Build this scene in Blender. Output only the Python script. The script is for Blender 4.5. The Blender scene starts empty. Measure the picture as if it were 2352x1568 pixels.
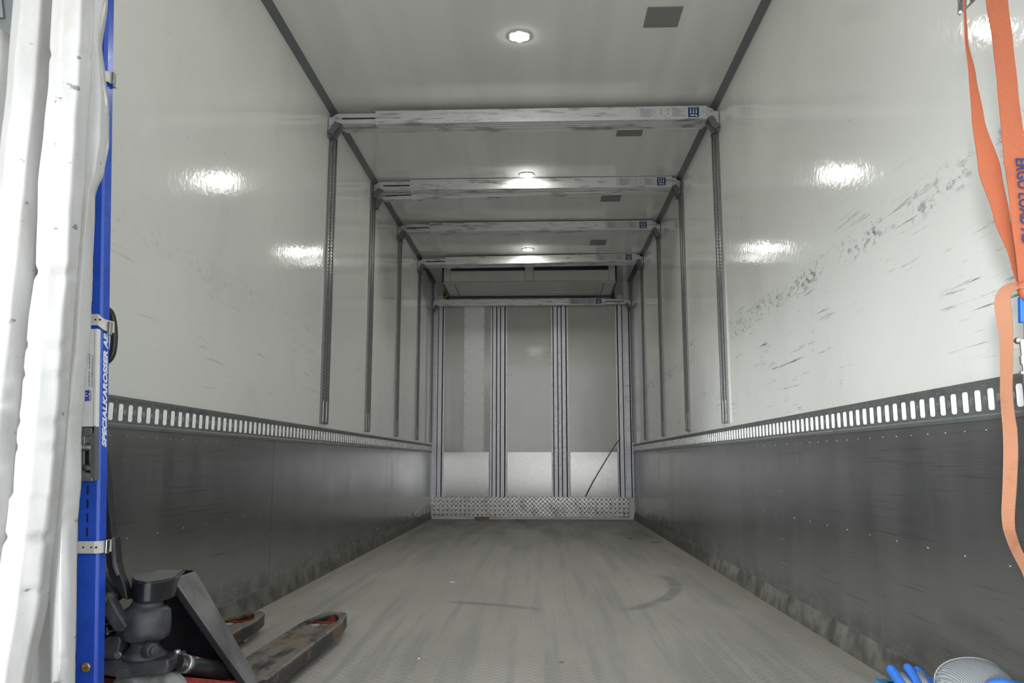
import bpy, math, random
from mathutils import Vector, Matrix
random.seed(7)
R = math.radians
S = bpy.context.scene
COL = S.collection

# ------------------------------------------------------------------ camera
F_PX, PITCH, YAW, ROLL = 1862.7, 0.1468, 0.03514, 0.00026
CAM = Vector((0.1076, 0.0, 0.6892))
FW = Vector((-math.sin(YAW)*math.cos(PITCH), math.cos(YAW)*math.cos(PITCH), math.sin(PITCH)))
_r = Vector((math.cos(YAW), math.sin(YAW), 0)); _u = _r.cross(FW)
RT = _r*math.cos(ROLL)+_u*math.sin(ROLL); UP = -_r*math.sin(ROLL)+_u*math.cos(ROLL)
cam = bpy.data.cameras.new('camera'); camo = bpy.data.objects.new('camera', cam); COL.objects.link(camo)
cam.sensor_width = 36; cam.lens = F_PX/2352*36; cam.clip_start = 0.02
camo.matrix_world = Matrix(((RT.x, UP.x, -FW.x, CAM.x), (RT.y, UP.y, -FW.y, CAM.y), (RT.z, UP.z, -FW.z, CAM.z), (0, 0, 0, 1)))
S.camera = camo

# ------------------------------------------------------------------ world, daylight, exposure
S.view_settings.view_transform = 'Standard'; S.view_settings.look = 'None'
S.view_settings.gamma = 1; S.view_settings.use_curve_mapping = False
S.view_settings.exposure = 0.22
W = bpy.data.worlds.new('world'); S.world = W; W.use_nodes = True
nt = W.node_tree; nt.nodes.clear()
out = nt.nodes.new('ShaderNodeOutputWorld'); bg = nt.nodes.new('ShaderNodeBackground')
tc = nt.nodes.new('ShaderNodeTexCoord'); sp = nt.nodes.new('ShaderNodeSeparateXYZ'); rp = nt.nodes.new('ShaderNodeValToRGB')
nt.links.new(tc.outputs['Generated'], sp.inputs[0])
mr = nt.nodes.new('ShaderNodeMapRange'); mr.inputs[1].default_value = -1; mr.inputs[2].default_value = 1
nt.links.new(sp.outputs['Z'], mr.inputs[0]); nt.links.new(mr.outputs[0], rp.inputs[0])
e = rp.color_ramp.elements; e[0].position = 0.35; e[0].color = (.60, .60, .57, 1); e[1].position = 0.75; e[1].color = (.55, .58, .62, 1)
for p_, c_ in ((0.49, (1.0, .99, .95, 1)), (0.52, (1.15, 1.18, 1.2, 1)), (0.60, (.9, .94, 1.0, 1))):
    k = e.new(p_); k.color = c_
nt.links.new(rp.outputs[0], bg.inputs[0]); bg.inputs[1].default_value = 2.2
nt.links.new(bg.outputs[0], out.inputs[0])

def area(name, loc, target, sx, sy, power, col=(1, 1, 1), spread=180, shape='RECTANGLE'):
    l = bpy.data.lights.new(name, 'AREA'); l.shape = shape; l.size = sx; l.size_y = sy; l.energy = power
    l.color = col; l.spread = R(spread)
    o = bpy.data.objects.new(name, l); COL.objects.link(o); o.location = loc
    o.rotation_euler = (Vector(target)-Vector(loc)).to_track_quat('-Z', 'Y').to_euler()
    return o
# bright low daylight that reaches the load space from behind and left of the camera, in a narrow beam
area('daylight', (-3.64, -4.77, 0.70), (.80, 3.73, 0.70), 4.6, 1.55, 22, (.93, .97, 1.0), spread=9)

# ------------------------------------------------------------------ helpers
def at(x, y, Y):
    d = FW + RT*((x-1176)/F_PX) - UP*((y-784)/F_PX)
    return CAM + d*((Y-CAM.y)/d.y)

class MB:
    def __init__(s): s.v = []; s.f = []; s.m = []; s.cur = 0; s.sm = []; s.smooth = False
    def add(s, vs, fs, smooth=None):
        b = len(s.v); s.v += [tuple(v) for v in vs]
        for f in fs: s.f.append([b+i for i in f]); s.m.append(s.cur); s.sm.append(s.smooth if smooth is None else smooth)
        return s
    def box(s, a, b):
        x0, y0, z0 = [min(p, q) for p, q in zip(a, b)]; x1, y1, z1 = [max(p, q) for p, q in zip(a, b)]
        return s.add([(x0,y0,z0),(x1,y0,z0),(x1,y1,z0),(x0,y1,z0),(x0,y0,z1),(x1,y0,z1),(x1,y1,z1),(x0,y1,z1)],
                     [(0,3,2,1),(4,5,6,7),(0,1,5,4),(1,2,6,5),(2,3,7,6),(3,0,4,7)], False)
    def hexa(s, c):  # eight corners: bottom four, top four
        return s.add(c, [(0,3,2,1),(4,5,6,7),(0,1,5,4),(1,2,6,5),(2,3,7,6),(3,0,4,7)], False)
    def bar(s, p, q, w, h, up=(0, 0, 1)):
        p = Vector(p); q = Vector(q); d = (q-p).normalized(); u = Vector(up)
        a = d.cross(u).normalized()*w/2; b = a.cross(d).normalized()*h/2
        return s.hexa([p-a-b, p+a-b, q+a-b, q-a-b, p-a+b, p+a+b, q+a+b, q-a+b])
    def prism(s, poly, vec):
        n = len(poly); v = [Vector(p) for p in poly]; w = [p+Vector(vec) for p in v]
        return s.add(v+w, [tuple(range(n))[::-1], tuple(range(n, 2*n))] + [(i, (i+1) % n, n+(i+1) % n, n+i) for i in range(n)], False)
    def tube(s, pts, rad, n=14, cap=True, sy=1.0, ref=None):
        pts = [Vector(p) for p in pts]; rs = rad if isinstance(rad, (list, tuple)) else [rad]*len(pts)
        vs = []; N = None
        for i, p in enumerate(pts):
            t = (pts[min(i+1, len(pts)-1)]-pts[max(i-1, 0)]).normalized()
            if N is None:
                N = Vector(ref) if ref else (Vector((0, 0, 1)) if abs(t.z) < .9 else Vector((1, 0, 0)))
            N = (N-t*N.dot(t)).normalized(); B = t.cross(N)
            for k in range(n):
                a = 2*math.pi*k/n; vs.append(p+N*math.cos(a)*rs[i]+B*math.sin(a)*rs[i]*sy)
        fs = []
        for i in range(len(pts)-1):
            for k in range(n):
                fs.append((i*n+k, i*n+(k+1) % n, (i+1)*n+(k+1) % n, (i+1)*n+k))
        s.add(vs, fs, True)
        if cap:
            b = len(s.v)-len(vs); L = (len(pts)-1)*n
            s.f.append([b+k for k in range(n)][::-1]); s.m.append(s.cur); s.sm.append(False)
            s.f.append([b+L+k for k in range(n)]); s.m.append(s.cur); s.sm.append(False)
        return s
    def cyl(s, p, q, r, n=20): return s.tube([p, q], r, n)
    def lathe(s, c, prof, n=28):   # prof: (r, z) list around vertical axis through c
        c = Vector(c); vs = []
        for r, z in prof:
            for k in range(n):
                a = 2*math.pi*k/n; vs.append(c+Vector((r*math.cos(a), r*math.sin(a), z)))
        fs = [(i*n+k, i*n+(k+1) % n, (i+1)*n+(k+1) % n, (i+1)*n+k) for i in range(len(prof)-1) for k in range(n)]
        s.add(vs, fs, True); b = len(s.v)-len(vs)
        for off, rev in ((0, True), ((len(prof)-1)*n, False)):
            l = [b+off+k for k in range(n)]; s.f.append(l[::-1] if rev else l); s.m.append(s.cur); s.sm.append(False)
        return s
    def sphere(s, c, r, n=16, sc=(1, 1, 1)):
        c = Vector(c); vs = []; h = n//2
        for i in range(h+1):
            t = math.pi*i/h
            for k in range(n):
                a = 2*math.pi*k/n
                vs.append(c+Vector((r*sc[0]*math.sin(t)*math.cos(a), r*sc[1]*math.sin(t)*math.sin(a), r*sc[2]*math.cos(t))))
        return s.add(vs, [(i*n+k, (i+1)*n+k, (i+1)*n+(k+1) % n, i*n+(k+1) % n) for i in range(h) for k in range(n)], True)
    def ribbon(s, pts, sides, th):   # webbing: centre points, half-width vectors, thickness
        pts = [Vector(p) for p in pts]; vs = []
        for i, p in enumerate(pts):
            t = (pts[min(i+1, len(pts)-1)]-pts[max(i-1, 0)]).normalized(); a = Vector(sides[i]); n = t.cross(a).normalized()*th/2
            vs += [p-a-n, p+a-n, p+a+n, p-a+n]
        fs = []
        for i in range(len(pts)-1):
            for k in range(4): fs.append((i*4+k, i*4+(k+1) % 4, (i+1)*4+(k+1) % 4, (i+1)*4+k))
        L = (len(pts)-1)*4; fs += [(3, 2, 1, 0), (L, L+1, L+2, L+3)]
        return s.add(vs, fs, False)
    def build(s, name, mats, parent=None, bevel=0, fix=True):
        me = bpy.data.meshes.new(name); me.from_pydata(s.v, [], s.f)
        if not isinstance(mats, (list, tuple)): mats = [mats]
        for m in mats: me.materials.append(m)
        for p, mi, sm in zip(me.polygons, s.m, s.sm): p.material_index = mi; p.use_smooth = sm
        if fix:
            import bmesh
            bm = bmesh.new(); bm.from_mesh(me); bmesh.ops.recalc_face_normals(bm, faces=bm.faces); bm.to_mesh(me); bm.free()
        o = bpy.data.objects.new(name, me); COL.objects.link(o)
        if parent:
            o.parent = parent
            o.matrix_parent_inverse = Matrix.Identity(4)
        if bevel:
            b = o.modifiers.new('bevel', 'BEVEL'); b.width = bevel; b.segments = 2; b.limit_method = 'ANGLE'; b.angle_limit = R(40)
        return o

def tag(o, label, cat, group=None, kind=None):
    if label: o['label'] = label
    if cat: o['category'] = cat
    if group: o['group'] = group
    if kind: o['kind'] = kind
    return o
def thing(name, label, cat, loc=(0, 0, 0), rz=0, group=None):
    o = bpy.data.objects.new(name, None); COL.objects.link(o); o.location = loc; o.rotation_euler = (0, 0, rz)
    o.empty_display_size = .05
    return tag(o, label, cat, group)
def struct(o): o['kind'] = 'structure'; return o
def copy_tree(o, parent=None):
    c = o.copy(); COL.objects.link(c)
    if parent: c.parent = parent
    for ch in list(o.children): copy_tree(ch, c)
    return c

_txt = {}
def text_mesh(txt, size, bold=0.0, shear=0.0, th=0.0006, sx=1.0, align='CENTER'):
    cu = bpy.data.curves.new('lettering', 'FONT'); cu.body = txt; cu.size = size; cu.align_x = align; cu.align_y = 'CENTER'
    cu.offset = bold; cu.shear = shear; cu.extrude = th; cu.resolution_u = 3
    o = bpy.data.objects.new('lettering', cu); COL.objects.link(o)
    bpy.context.view_layer.update()
    me = bpy.data.meshes.new_from_object(o.evaluated_get(bpy.context.evaluated_depsgraph_get()))
    bpy.data.objects.remove(o); bpy.data.curves.remove(cu)
    if sx != 1:
        for v in me.vertices: v.co.x *= sx
    return me
def lettering(me, mat, origin, ex, ey, parent, name='lettering'):
    ex = Vector(ex).normalized(); ez = ex.cross(Vector(ey)).normalized(); ey = ez.cross(ex)
    M = Matrix(((ex.x, ey.x, ez.x, origin[0]), (ex.y, ey.y, ez.y, origin[1]), (ex.z, ey.z, ez.z, origin[2]), (0, 0, 0, 1)))
    me = me.copy(); me.transform(M); me.materials.clear(); me.materials.append(mat)
    o = bpy.data.objects.new(name, me); COL.objects.link(o)
    if parent: o.parent = parent
    return o

# ------------------------------------------------------------------ materials
class NG:
    def __init__(s, name):
        s.mat = bpy.data.materials.new(name); s.mat.use_nodes = True; s.t = s.mat.node_tree; s.n = s.t.nodes
        s.bsdf = s.n['Principled BSDF']; s._pos = None
    def link(s, a, b): s.t.links.new(a, b)
    def pos(s):
        if s._pos is None: s._pos = s.n.new('ShaderNodeTexCoord').outputs['Object']
        return s._pos
    def inp(s, sock, v):
        if hasattr(v, 'links') or isinstance(v, bpy.types.NodeSocket): s.link(v, sock)
        elif isinstance(v, (tuple, list)) and len(v) == 3 and sock.type == 'RGBA': sock.default_value = (*v, 1)
        else: sock.default_value = v
    def math(s, op, a, b=0.0, c=0.0, clamp=False):
        m = s.n.new('ShaderNodeMath'); m.operation = op; m.use_clamp = clamp
        s.inp(m.inputs[0], a); s.inp(m.inputs[1], b); s.inp(m.inputs[2], c); return m.outputs[0]
    def noise(s, scale=(1, 1, 1), sc=5, detail=4, rough=.55, rot=(0, 0, 0), dist=0):
        mp = s.n.new('ShaderNodeMapping'); mp.inputs['Scale'].default_value = scale; mp.inputs['Rotation'].default_value = rot
        s.link(s.pos(), mp.inputs[0]); t = s.n.new('ShaderNodeTexNoise'); t.inputs['Scale'].default_value = sc
        t.inputs['Detail'].default_value = detail; t.inputs['Roughness'].default_value = rough; t.inputs['Distortion'].default_value = dist
        s.link(mp.outputs[0], t.inputs['Vector']); return t.outputs['Fac']
    def ramp(s, v, a, b, lo=0.0, hi=1.0):
        m = s.n.new('ShaderNodeMapRange'); m.interpolation_type = 'SMOOTHSTEP'
        s.inp(m.inputs[0], v); m.inputs[1].default_value = a; m.inputs[2].default_value = b
        m.inputs[3].default_value = lo; m.inputs[4].default_value = hi; return m.outputs[0]
    def mix(s, f, a, b):
        m = s.n.new('ShaderNodeMix'); m.data_type = 'RGBA'; s.inp(m.inputs[0], f); s.inp(m.inputs[6], a); s.inp(m.inputs[7], b); return m.outputs[2]
    def xyz(s):
        x = s.n.new('ShaderNodeSeparateXYZ'); s.link(s.pos(), x.inputs[0]); return x.outputs
    def bump(s, h, strength=.3, dist=.002):
        b = s.n.new('ShaderNodeBump'); b.inputs['Strength'].default_value = strength; b.inputs['Distance'].default_value = dist
        s.link(h, b.inputs['Height']); s.link(b.outputs[0], s.bsdf.inputs['Normal'])
    def set(s, col=None, rough=None, metal=None, spec=None, coat=None):
        for k, v in (('Base Color', col), ('Roughness', rough), ('Metallic', metal), ('Specular IOR Level', spec), ('Coat Weight', coat)):
            if v is not None: s.inp(s.bsdf.inputs[k], v)
        return s
def plain(name, col, rough=.5, metal=0, var=.12, vs=18, bump=0, spec=None):
    g = NG(name); n = g.noise((1, 1, 1), vs, 4)
    d = tuple(c*(1-var) for c in col); l = tuple(min(1, c*(1+var)) for c in col)
    g.set(g.mix(g.ramp(n, .3, .7), d, l), g.ramp(n, .3, .7, rough*.85, min(1, rough*1.15)), metal, spec)
    if bump: g.bump(g.noise((1, 1, 1), vs*4, 3), bump)
    return g.mat

def wall_mat(name, band, low, bumpy=.12, seed=0.0, br=1.0):
    g = NG(name); X, Y, Z = g.xyz()
    base = g.mix(g.ramp(g.noise((1, .5, .5), 1.3, 3), .3, .7), (.72*br, .73*br, .69*br), (.79*br, .795*br, .755*br))
    # horizontal scuff streaks
    st = g.ramp(g.noise((3, 1.3, 26), 2.3, 5, .65, (R(seed), 0, 0)), .58, .68)
    gate = g.ramp(g.noise((1, 1, 1), 1.6, 3), .44, .62)
    zm = g.math('MULTIPLY', g.ramp(Z, 1.75, 1.35), g.math('MULTIPLY', st, gate))
    zm = g.math('MULTIPLY', zm, low)
    # belt of heavier marks at pallet-load height
    wob = g.math('ADD', Z, g.math('MULTIPLY', g.noise((1, 1, 1), .8, 2), .09))
    bd = g.math('ABSOLUTE', g.math('SUBTRACT', wob, 1.50))
    bm = g.math('MULTIPLY', g.ramp(bd, .075, .005), g.ramp(g.noise((1, 5, 10), 4.2, 6, .7), .51, .62))
    bm = g.math('MULTIPLY', g.math('MULTIPLY', bm, g.ramp(g.noise((1, 1.4, 3), 1.7, 3, .6), .40, .58)), band)
    # fine specks anywhere
    spk = g.math('MULTIPLY', g.ramp(g.noise((1, 1, 1.4), 17, 3, .6), .70, .76), g.ramp(g.noise((1, 1, 1), 1.1, 2), .42, .6))
    spk = g.math('MULTIPLY', spk, .55)
    tot = g.math('MAXIMUM', zm, g.math('MAXIMUM', bm, spk), clamp=True)
    dirt_or_shade = g.ramp(g.noise((1, 1, .7), 2.2, 5, .6), .50, .8, 0, .22)
    c = g.mix(dirt_or_shade, base, (.42, .42, .37)); c = g.mix(tot, c, (.10, .10, .10))
    g.set(c, g.math('ADD', g.ramp(g.noise((1, 1, 1), 3, 4), .3, .7, .06, .10), g.math('MULTIPLY', tot, .35)), 0, .5)
    g.bump(g.noise((1, 1, 1), 34, 2, .5), bumpy, .0015)
    return g.mat
M = {}
M['wall_r'] = wall_mat('wall_panel_right', 1.0, .95, .38, 3)
M['wall_l'] = wall_mat('wall_panel_left', .12, .24, .38, -4)
M['wall_b'] = wall_mat('bulkhead_panel', 0, .12, .30, 0, .80)
def ceil_mat():
    g = NG('ceiling_panel'); n = g.noise((4, .12, 1), 1.6, 2)
    c = g.mix(g.ramp(n, .35, .65), (.74, .75, .725), (.80, .81, .78))
    g.set(c, .16, 0, .5); g.bump(g.noise((1, 1, 1), 30, 2), .06, .0012); return g.mat
M['ceil'] = ceil_mat()
def kick_mat(name, col):
    g = NG(name); n1 = g.noise((1, 1, .25), 5, 4, .6); n2 = g.noise((2, .8, 40), 3, 5, .7); n3 = g.noise((2, 22, 1.2), 1.8, 4, .65)
    scr = g.math('MULTIPLY', g.ramp(n3, .60, .70), g.ramp(g.noise((1, 1, 1), 2.3, 3), .46, .62))
    h = g.math('MULTIPLY', g.ramp(n2, .56, .68), .6)
    d = tuple(c*.9 for c in col); l = tuple(c*1.08 for c in col)
    c = g.mix(g.ramp(n1, .3, .7), d, l); c = g.mix(h, c, tuple(c_*.5 for c_ in col)); c = g.mix(g.math('MULTIPLY', scr, .6), c, (.60, .43, .42))
    X, Y, Z = g.xyz()
    dirt_or_shade = g.math('MULTIPLY', g.ramp(Z, .22, .02), g.ramp(g.noise((1, 2, 4), 3, 5, .65), .35, .65))
    c = g.mix(g.math('MULTIPLY', dirt_or_shade, .7), c, (.11, .10, .085))
    g.set(c, g.math('ADD', g.ramp(n1, .3, .7, .21, .26), g.math('MULTIPLY', dirt_or_shade, .3)), .85, .5)
    g.bump(n2, .05, .001); return g.mat
M['kick'] = kick_mat('scratched_dark_aluminium', (.33, .332, .33))
M['alu_sheet'] = None
def alu(name, col=(.62, .62, .63), rough=.34, scuff=.5, metal=.9, sc=(6, 2, 2), rv=.15, world=False, lo=.54):
    g = NG(name)
    if world: g._pos = g.n.new('ShaderNodeNewGeometry').outputs['Position']
    n = g.noise(sc, 3.5, 5, .65); n2 = g.noise((1, 1, 1), 40, 3)
    f = g.math('MULTIPLY', g.ramp(n, lo, .68), scuff)
    c = g.mix(g.ramp(n2, .3, .7), tuple(x*.93 for x in col), col); c = g.mix(f, c, (.10, .10, .10))
    g.set(c, g.math('ADD', g.ramp(n2, .3, .7, rough*(1-rv), rough*(1+rv)), g.math('MULTIPLY', f, .25)), metal, .5); return g.mat
M['alu'] = alu('aluminium_clean', scuff=.12)
M['beam'] = alu('scuffed_beam_aluminium', (.68, .68, .685), .36, .62, .5, (1.5, 3, 12), .15, True, .50)
M['bulk_alu'] = alu('bulkhead_aluminium', (.31, .31, .303), .20, 0, .9, (2, 2, 2), 0.0)
def brushed(m, tan, an):
    n_ = m.node_tree.nodes; c_ = n_.new('ShaderNodeCombineXYZ')
    for k_ in range(3): c_.inputs[k_].default_value = tan[k_]
    b_ = n_['Principled BSDF']; m.node_tree.links.new(c_.outputs[0], b_.inputs['Tangent']); b_.inputs['Anisotropic'].default_value = an
brushed(M['bulk_alu'], (1, 0, 0), .85); brushed(M['kick'], (0, 1, 0), .5)
M['track'] = alu('anodised_track', (.62, .62, .66), .42, .10, .55)
M['galv'] = alu('galvanised_steel', (.22, .235, .235), .42, .35, .6, (2, 2, 2))
M['post'] = alu('dark_slotted_steel', (.20, .205, .20), .40, .3, .7, (2, 2, 2))
M['bright'] = plain('bright_slot_edge', (.92, .92, .90), .28, .15, .03)
M['trim'] = plain('grey_corner_moulding', (.135, .15, .15), .45, 0, .08, 6)
M['plate'] = plain('grey_ceiling_plate', (.22, .23, .22), .4, 0, .05, 8)
M['black'] = plain('black_gap', (.012, .013, .016), .5)
M['blue'] = plain('blue_gloss_paint', (.022, .085, .52), .28, 0, .10, 14)
M['white_pl'] = plain('white_plastic', (.78, .78, .76), .4, 0, .04, 20)
M['whitepaint'] = plain('white_print', (.80, .82, .85), .5, 0, .03)
M['navy'] = plain('navy_label', (.014, .03, .13), .45, 0, .1, 60)
M['cover'] = plain('cover_plate_white', (.94, .94, .97), .45, 0, .02)
M['lowkick'] = plain('dirty_floor_edge_strip', (.13, .125, .11), .6, .1, .5, 9)
M['ink'] = plain('grey_blue_print', (.22, .23, .32), .6, 0, .1)
M['inkblue'] = plain('blue_print', (.03, .05, .42), .6, 0, .1)
M['paper'] = plain('sticker_paper', (.56, .56, .56), .5, 0, .06, 60)
M['vent'] = plain('dark_vent', (.008, .016, .03), .4, 0, .1)
M['acwhite'] = plain('cooling_unit_shell', (.50, .51, .48), .35, 0, .05, 5)
M['yellow'] = plain('yellow_label', (.50, .36, .05), .5, 0, .1)
M['brass'] = plain('weathered_brass', (.52, .36, .16), .45, .7, .35, 140)
M['rubber'] = plain('black_rubber', (.018, .019, .022), .38, 0, .2, 40)
M['castblk'] = plain('dusty_black_casting', (.052, .053, .058), .45, .1, .35, 22, .25)
M['gloss_blk'] = plain('glossy_black_paint', (.017, .018, .022), .18, 0, .3, 12)
M['dusty'] = plain('dusty_black_sheet', (.15, .15, .148), .42, .1, .4, 9)
M['red'] = plain('chipped_red_primer', (.25, .035, .018), .55, 0, .5, 30)
M['chrome'] = plain('polished_steel', (.80, .80, .80), .12, 1, .05)
M['steel'] = plain('worn_steel', (.50, .50, .50), .32, .85, .25, 60)
M['wheel'] = plain('grey_nylon_wheel', (.30, .30, .29), .45, 0, .25, 30)
M['cardboard'] = plain('brown_cardboard', (.26, .17, .10), .8, 0, .3, 20)
M['chips'] = plain('pale_wood_chip', (.36, .31, .21), .8, 0, .4, 90)
M['crate'] = plain('blue_crate_plastic', (.03, .22, .42), .4, 0, .15, 20)
M['latex'] = plain('blue_glove_latex', (.035, .20, .78), .45, 0, .12, 60, .3)
M['strapwhite'] = plain('off_white_strap', (.62, .60, .54), .55, 0, .08, 30)
M['bluesleeve'] = plain('blue_webbing_sleeve', (.02, .14, .62), .35, 0, .1)
M['darkstrap'] = plain('grey_webbing', (.09, .085, .08), .8, 0, .4, 40)
def fork_mat():
    g = NG('worn_fork_paint'); X, Y, Z = g.xyz(); n = g.noise((3, 1.2, 2), 5, 6, .7); n2 = g.noise((2, 1.2, 2), 4.5, 6, .7)
    worn = g.ramp(Z, .068, .078)
    c = g.mix(g.math('MULTIPLY', g.ramp(n, .36, .56), g.math('ADD', .12, g.math('MULTIPLY', worn, .88))), (.030, .030, .033), (.21, .19, .165))
    c = g.mix(g.math('MULTIPLY', g.ramp(n2, .50, .62), .75), c, (.24, .145, .09))
    c = g.mix(g.math('MULTIPLY', g.ramp(g.noise((3, 2, 3), 12, 5, .7), .60, .66), .7), c, (.05, .045, .045))
    c = g.mix(g.math('MULTIPLY', g.ramp(g.noise((3, 2, 3), 9, 5, .7), .64, .69), .7), c, (.50, .22, .10))
    g.set(c, .55, .1); g.bump(n, .3, .001); return g.mat
M['fork'] = fork_mat()
def chip_mat():
    g = NG('black_paint_with_orange_chips'); n = g.noise((3, 3, 3), 6, 6, .7)
    g.set(g.mix(g.ramp(n, .62, .64), (.018, .018, .020), (.62, .13, .05)), .3, 0); return g.mat
M['chip'] = chip_mat()
def tread(g, S_, u, v):
    px = g.math('MULTIPLY', g.math('ADD', u, v), S_); py = g.math('MULTIPLY', g.math('SUBTRACT', u, v), S_)
    a = g.math('FRACT', px); b = g.math('FRACT', py)
    ck = g.math('ABSOLUTE', g.math('MODULO', g.math('ADD', g.math('FLOOR', px), g.math('FLOOR', py)), 2.0))
    aa = g.math('ABSOLUTE', g.math('SUBTRACT', a, .5)); bb = g.math('ABSOLUTE', g.math('SUBTRACT', b, .5))
    inv = g.math('SUBTRACT', 1.0, ck)
    d = g.math('ADD', g.math('MULTIPLY', aa, ck), g.math('MULTIPLY', bb, inv))
    e_ = g.math('ADD', g.math('MULTIPLY', bb, ck), g.math('MULTIPLY', aa, inv))
    # fine ribs inside each lozenge
    w = g.math('SINE', g.math('MULTIPLY', d, 50.0))
    return g.math('MULTIPLY', g.math('MULTIPLY', g.ramp(d, .30, .22), g.ramp(e_, .47, .40)), g.math('ADD', .75, g.math('MULTIPLY', w, .25)))
def tread_mat():
    g = NG('aluminium_tread_plate'); X, Y, Z = g.xyz(); h = tread(g, 19.0, X, Z)
    n = g.noise((1, 1, 1), 6, 5, .6)
    c = g.mix(g.math('MULTIPLY', g.ramp(n, .5, .7), .5), (.46, .45, .43), (.16, .155, .145))
    g.set(c, g.ramp(n, .3, .7, .18, .36), .95); g.bump(h, .8, .0022); return g.mat
M['tread'] = tread_mat()
def floor_mat():
    g = NG('worn_tread_floor'); X, Y, Z = g.xyz(); h = tread(g, 24.0, X, Y)
    n = g.noise((1, .35, 1), 2.0, 5, .6); n2 = g.noise((9, .35, 1), 1.6, 4, .6); n3 = g.noise((1, 1, 1), 60, 4, .7)
    c = g.mix(g.ramp(n, .32, .68), (.42, .40, .36), (.53, .51, .465))
    c = g.mix(g.math('MULTIPLY', g.ramp(n2, .46, .64), .55), c, (.31, .31, .29))
    # darker towards the bulkhead: fading light painted into the floor colour
    dirt_or_shade = g.math('MULTIPLY', g.ramp(Y, 4.6, 8.6), g.ramp(g.noise((3, .5, 1), 1.4, 4), .25, .75, .35, .95))
    c = g.mix(dirt_or_shade, c, (.115, .118, .105))
    edge = g.math('MULTIPLY', g.ramp(g.math('ABSOLUTE', X), 1.10, 1.20), .5)
    c = g.mix(edge, c, (.40, .38, .30))
    sk = g.math('MULTIPLY', g.ramp(g.noise((1, 3, 1), 3.1, 6, .7, (0, 0, R(25))), .64, .70), .55); c = g.mix(sk, c, (.07, .075, .072))
    def arc(cx, cy, r, w, x0, x1, y0, y1):
        dx = g.math('SUBTRACT', X, cx); dy = g.math('SUBTRACT', Y, cy)
        d = g.math('ABSOLUTE', g.math('SUBTRACT', g.math('SQRT', g.math('ADD', g.math('MULTIPLY', dx, dx), g.math('MULTIPLY', dy, dy))), r))
        m = g.ramp(d, w, w*.4)
        for q_, a_, b_ in ((X, x0, x1), (Y, y0, y1)):
            m = g.math('MULTIPLY', m, g.math('MULTIPLY', g.ramp(q_, a_, a_+.12), g.ramp(q_, b_, b_-.12)))
        return g.math('MULTIPLY', m, g.ramp(g.noise((2, 2, 1), 4, 3), .25, .5))
    c = g.mix(g.math('MULTIPLY', arc(-.55, 3.05, 1.12, .045, -.40, .15, 3.6, 4.6), .55), c, (.13, .135, .13))
    c = g.mix(g.math('MULTIPLY', arc(-.55, 4.9, 1.42, .05, .40, 1.0, 3.9, 5.2), .55), c, (.16, .165, .16))
    c = g.mix(g.ramp(n3, .40, .75, 0, .35), c, (.46, .44, .39))
    hh = g.math('ADD', h, g.math('MULTIPLY', n3, .5))
    c = g.mix(g.math('MULTIPLY', h, .16), c, (.10, .10, .095))
    g.set(c, g.ramp(n, .3, .7, .42, .60), 0, .45); g.bump(hh, .55, .002); return g.mat
M['floor'] = floor_mat()
def tarp_mat():
    g = NG('white_pvc_tarpaulin'); n = g.noise((1, 1, .5), 4, 4, .6)
    c = g.mix(g.ramp(n, .35, .65), (.45, .45, .44), (.51, .51, .505))
    c = g.mix(g.ramp(g.noise((1, 1, .35), 6, 5, .65), .50, .74, 0, .6), c, (.36, .34, .29))
    m = g.math('MULTIPLY', g.ramp(g.noise((1, 1, 2.2), 17, 4, .65), .66, .71), .8); c = g.mix(m, c, (.12, .12, .13))
    g.set(c, g.ramp(n, .3, .7, .22, .36), 0, .5)
    g.bump(g.math('ADD', g.noise((1, 1, .5), 9, 5, .6), g.math('MULTIPLY', g.noise((.6, .6, 3), 5, 3, .5, dist=.6), .6)), .35, .008); return g.mat
M['tarp'] = tarp_mat()
def web_mat(name, c0, c1, axis='Z', sc=900, dirty=.3):
    g = NG(name); X, Y, Z = g.xyz(); w = g.math('SINE', g.math('MULTIPLY', g.math('ADD', Z, g.math('MULTIPLY', X, -.22)), sc))
    c = g.mix(g.ramp(w, -.5, .7), c0, c1); c = g.mix(g.ramp(g.noise((1, 1, 1), 14, 4), .5, .8, 0, dirty), c, (.16, .07, .045))
    g.set(c, .65, 0, .3); g.bump(w, .5, .0008); return g.mat
M['orange'] = web_mat('orange_webbing', (.36, .085, .040), (.56, .19, .095), sc=2300)
M['orange_old'] = web_mat('faded_orange_webbing', (.34, .14, .08), (.54, .27, .16), sc=2300, dirty=.4)
def knit_mat():
    g = NG('grey_ribbed_knit'); X, Y, Z = g.xyz(); w = g.math('SINE', g.math('MULTIPLY', g.math('ADD', X, g.math('MULTIPLY', Y, .25)), 1500))
    g.set(g.mix(g.ramp(w, -.6, .6), (.19, .205, .21), (.30, .32, .33)), .9, 0, .2); g.bump(w, .6, .001); return g.mat
M['knit'] = knit_mat()
def emis(name, col, s_):
    g = NG(name); g.set((.9, .9, .9), .3); g.bsdf.inputs['Emission Color'].default_value = (*col, 1); g.bsdf.inputs['Emission Strength'].default_value = s_; return g.mat
M['led'] = emis('led', (1, .99, .93), 60)

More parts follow.
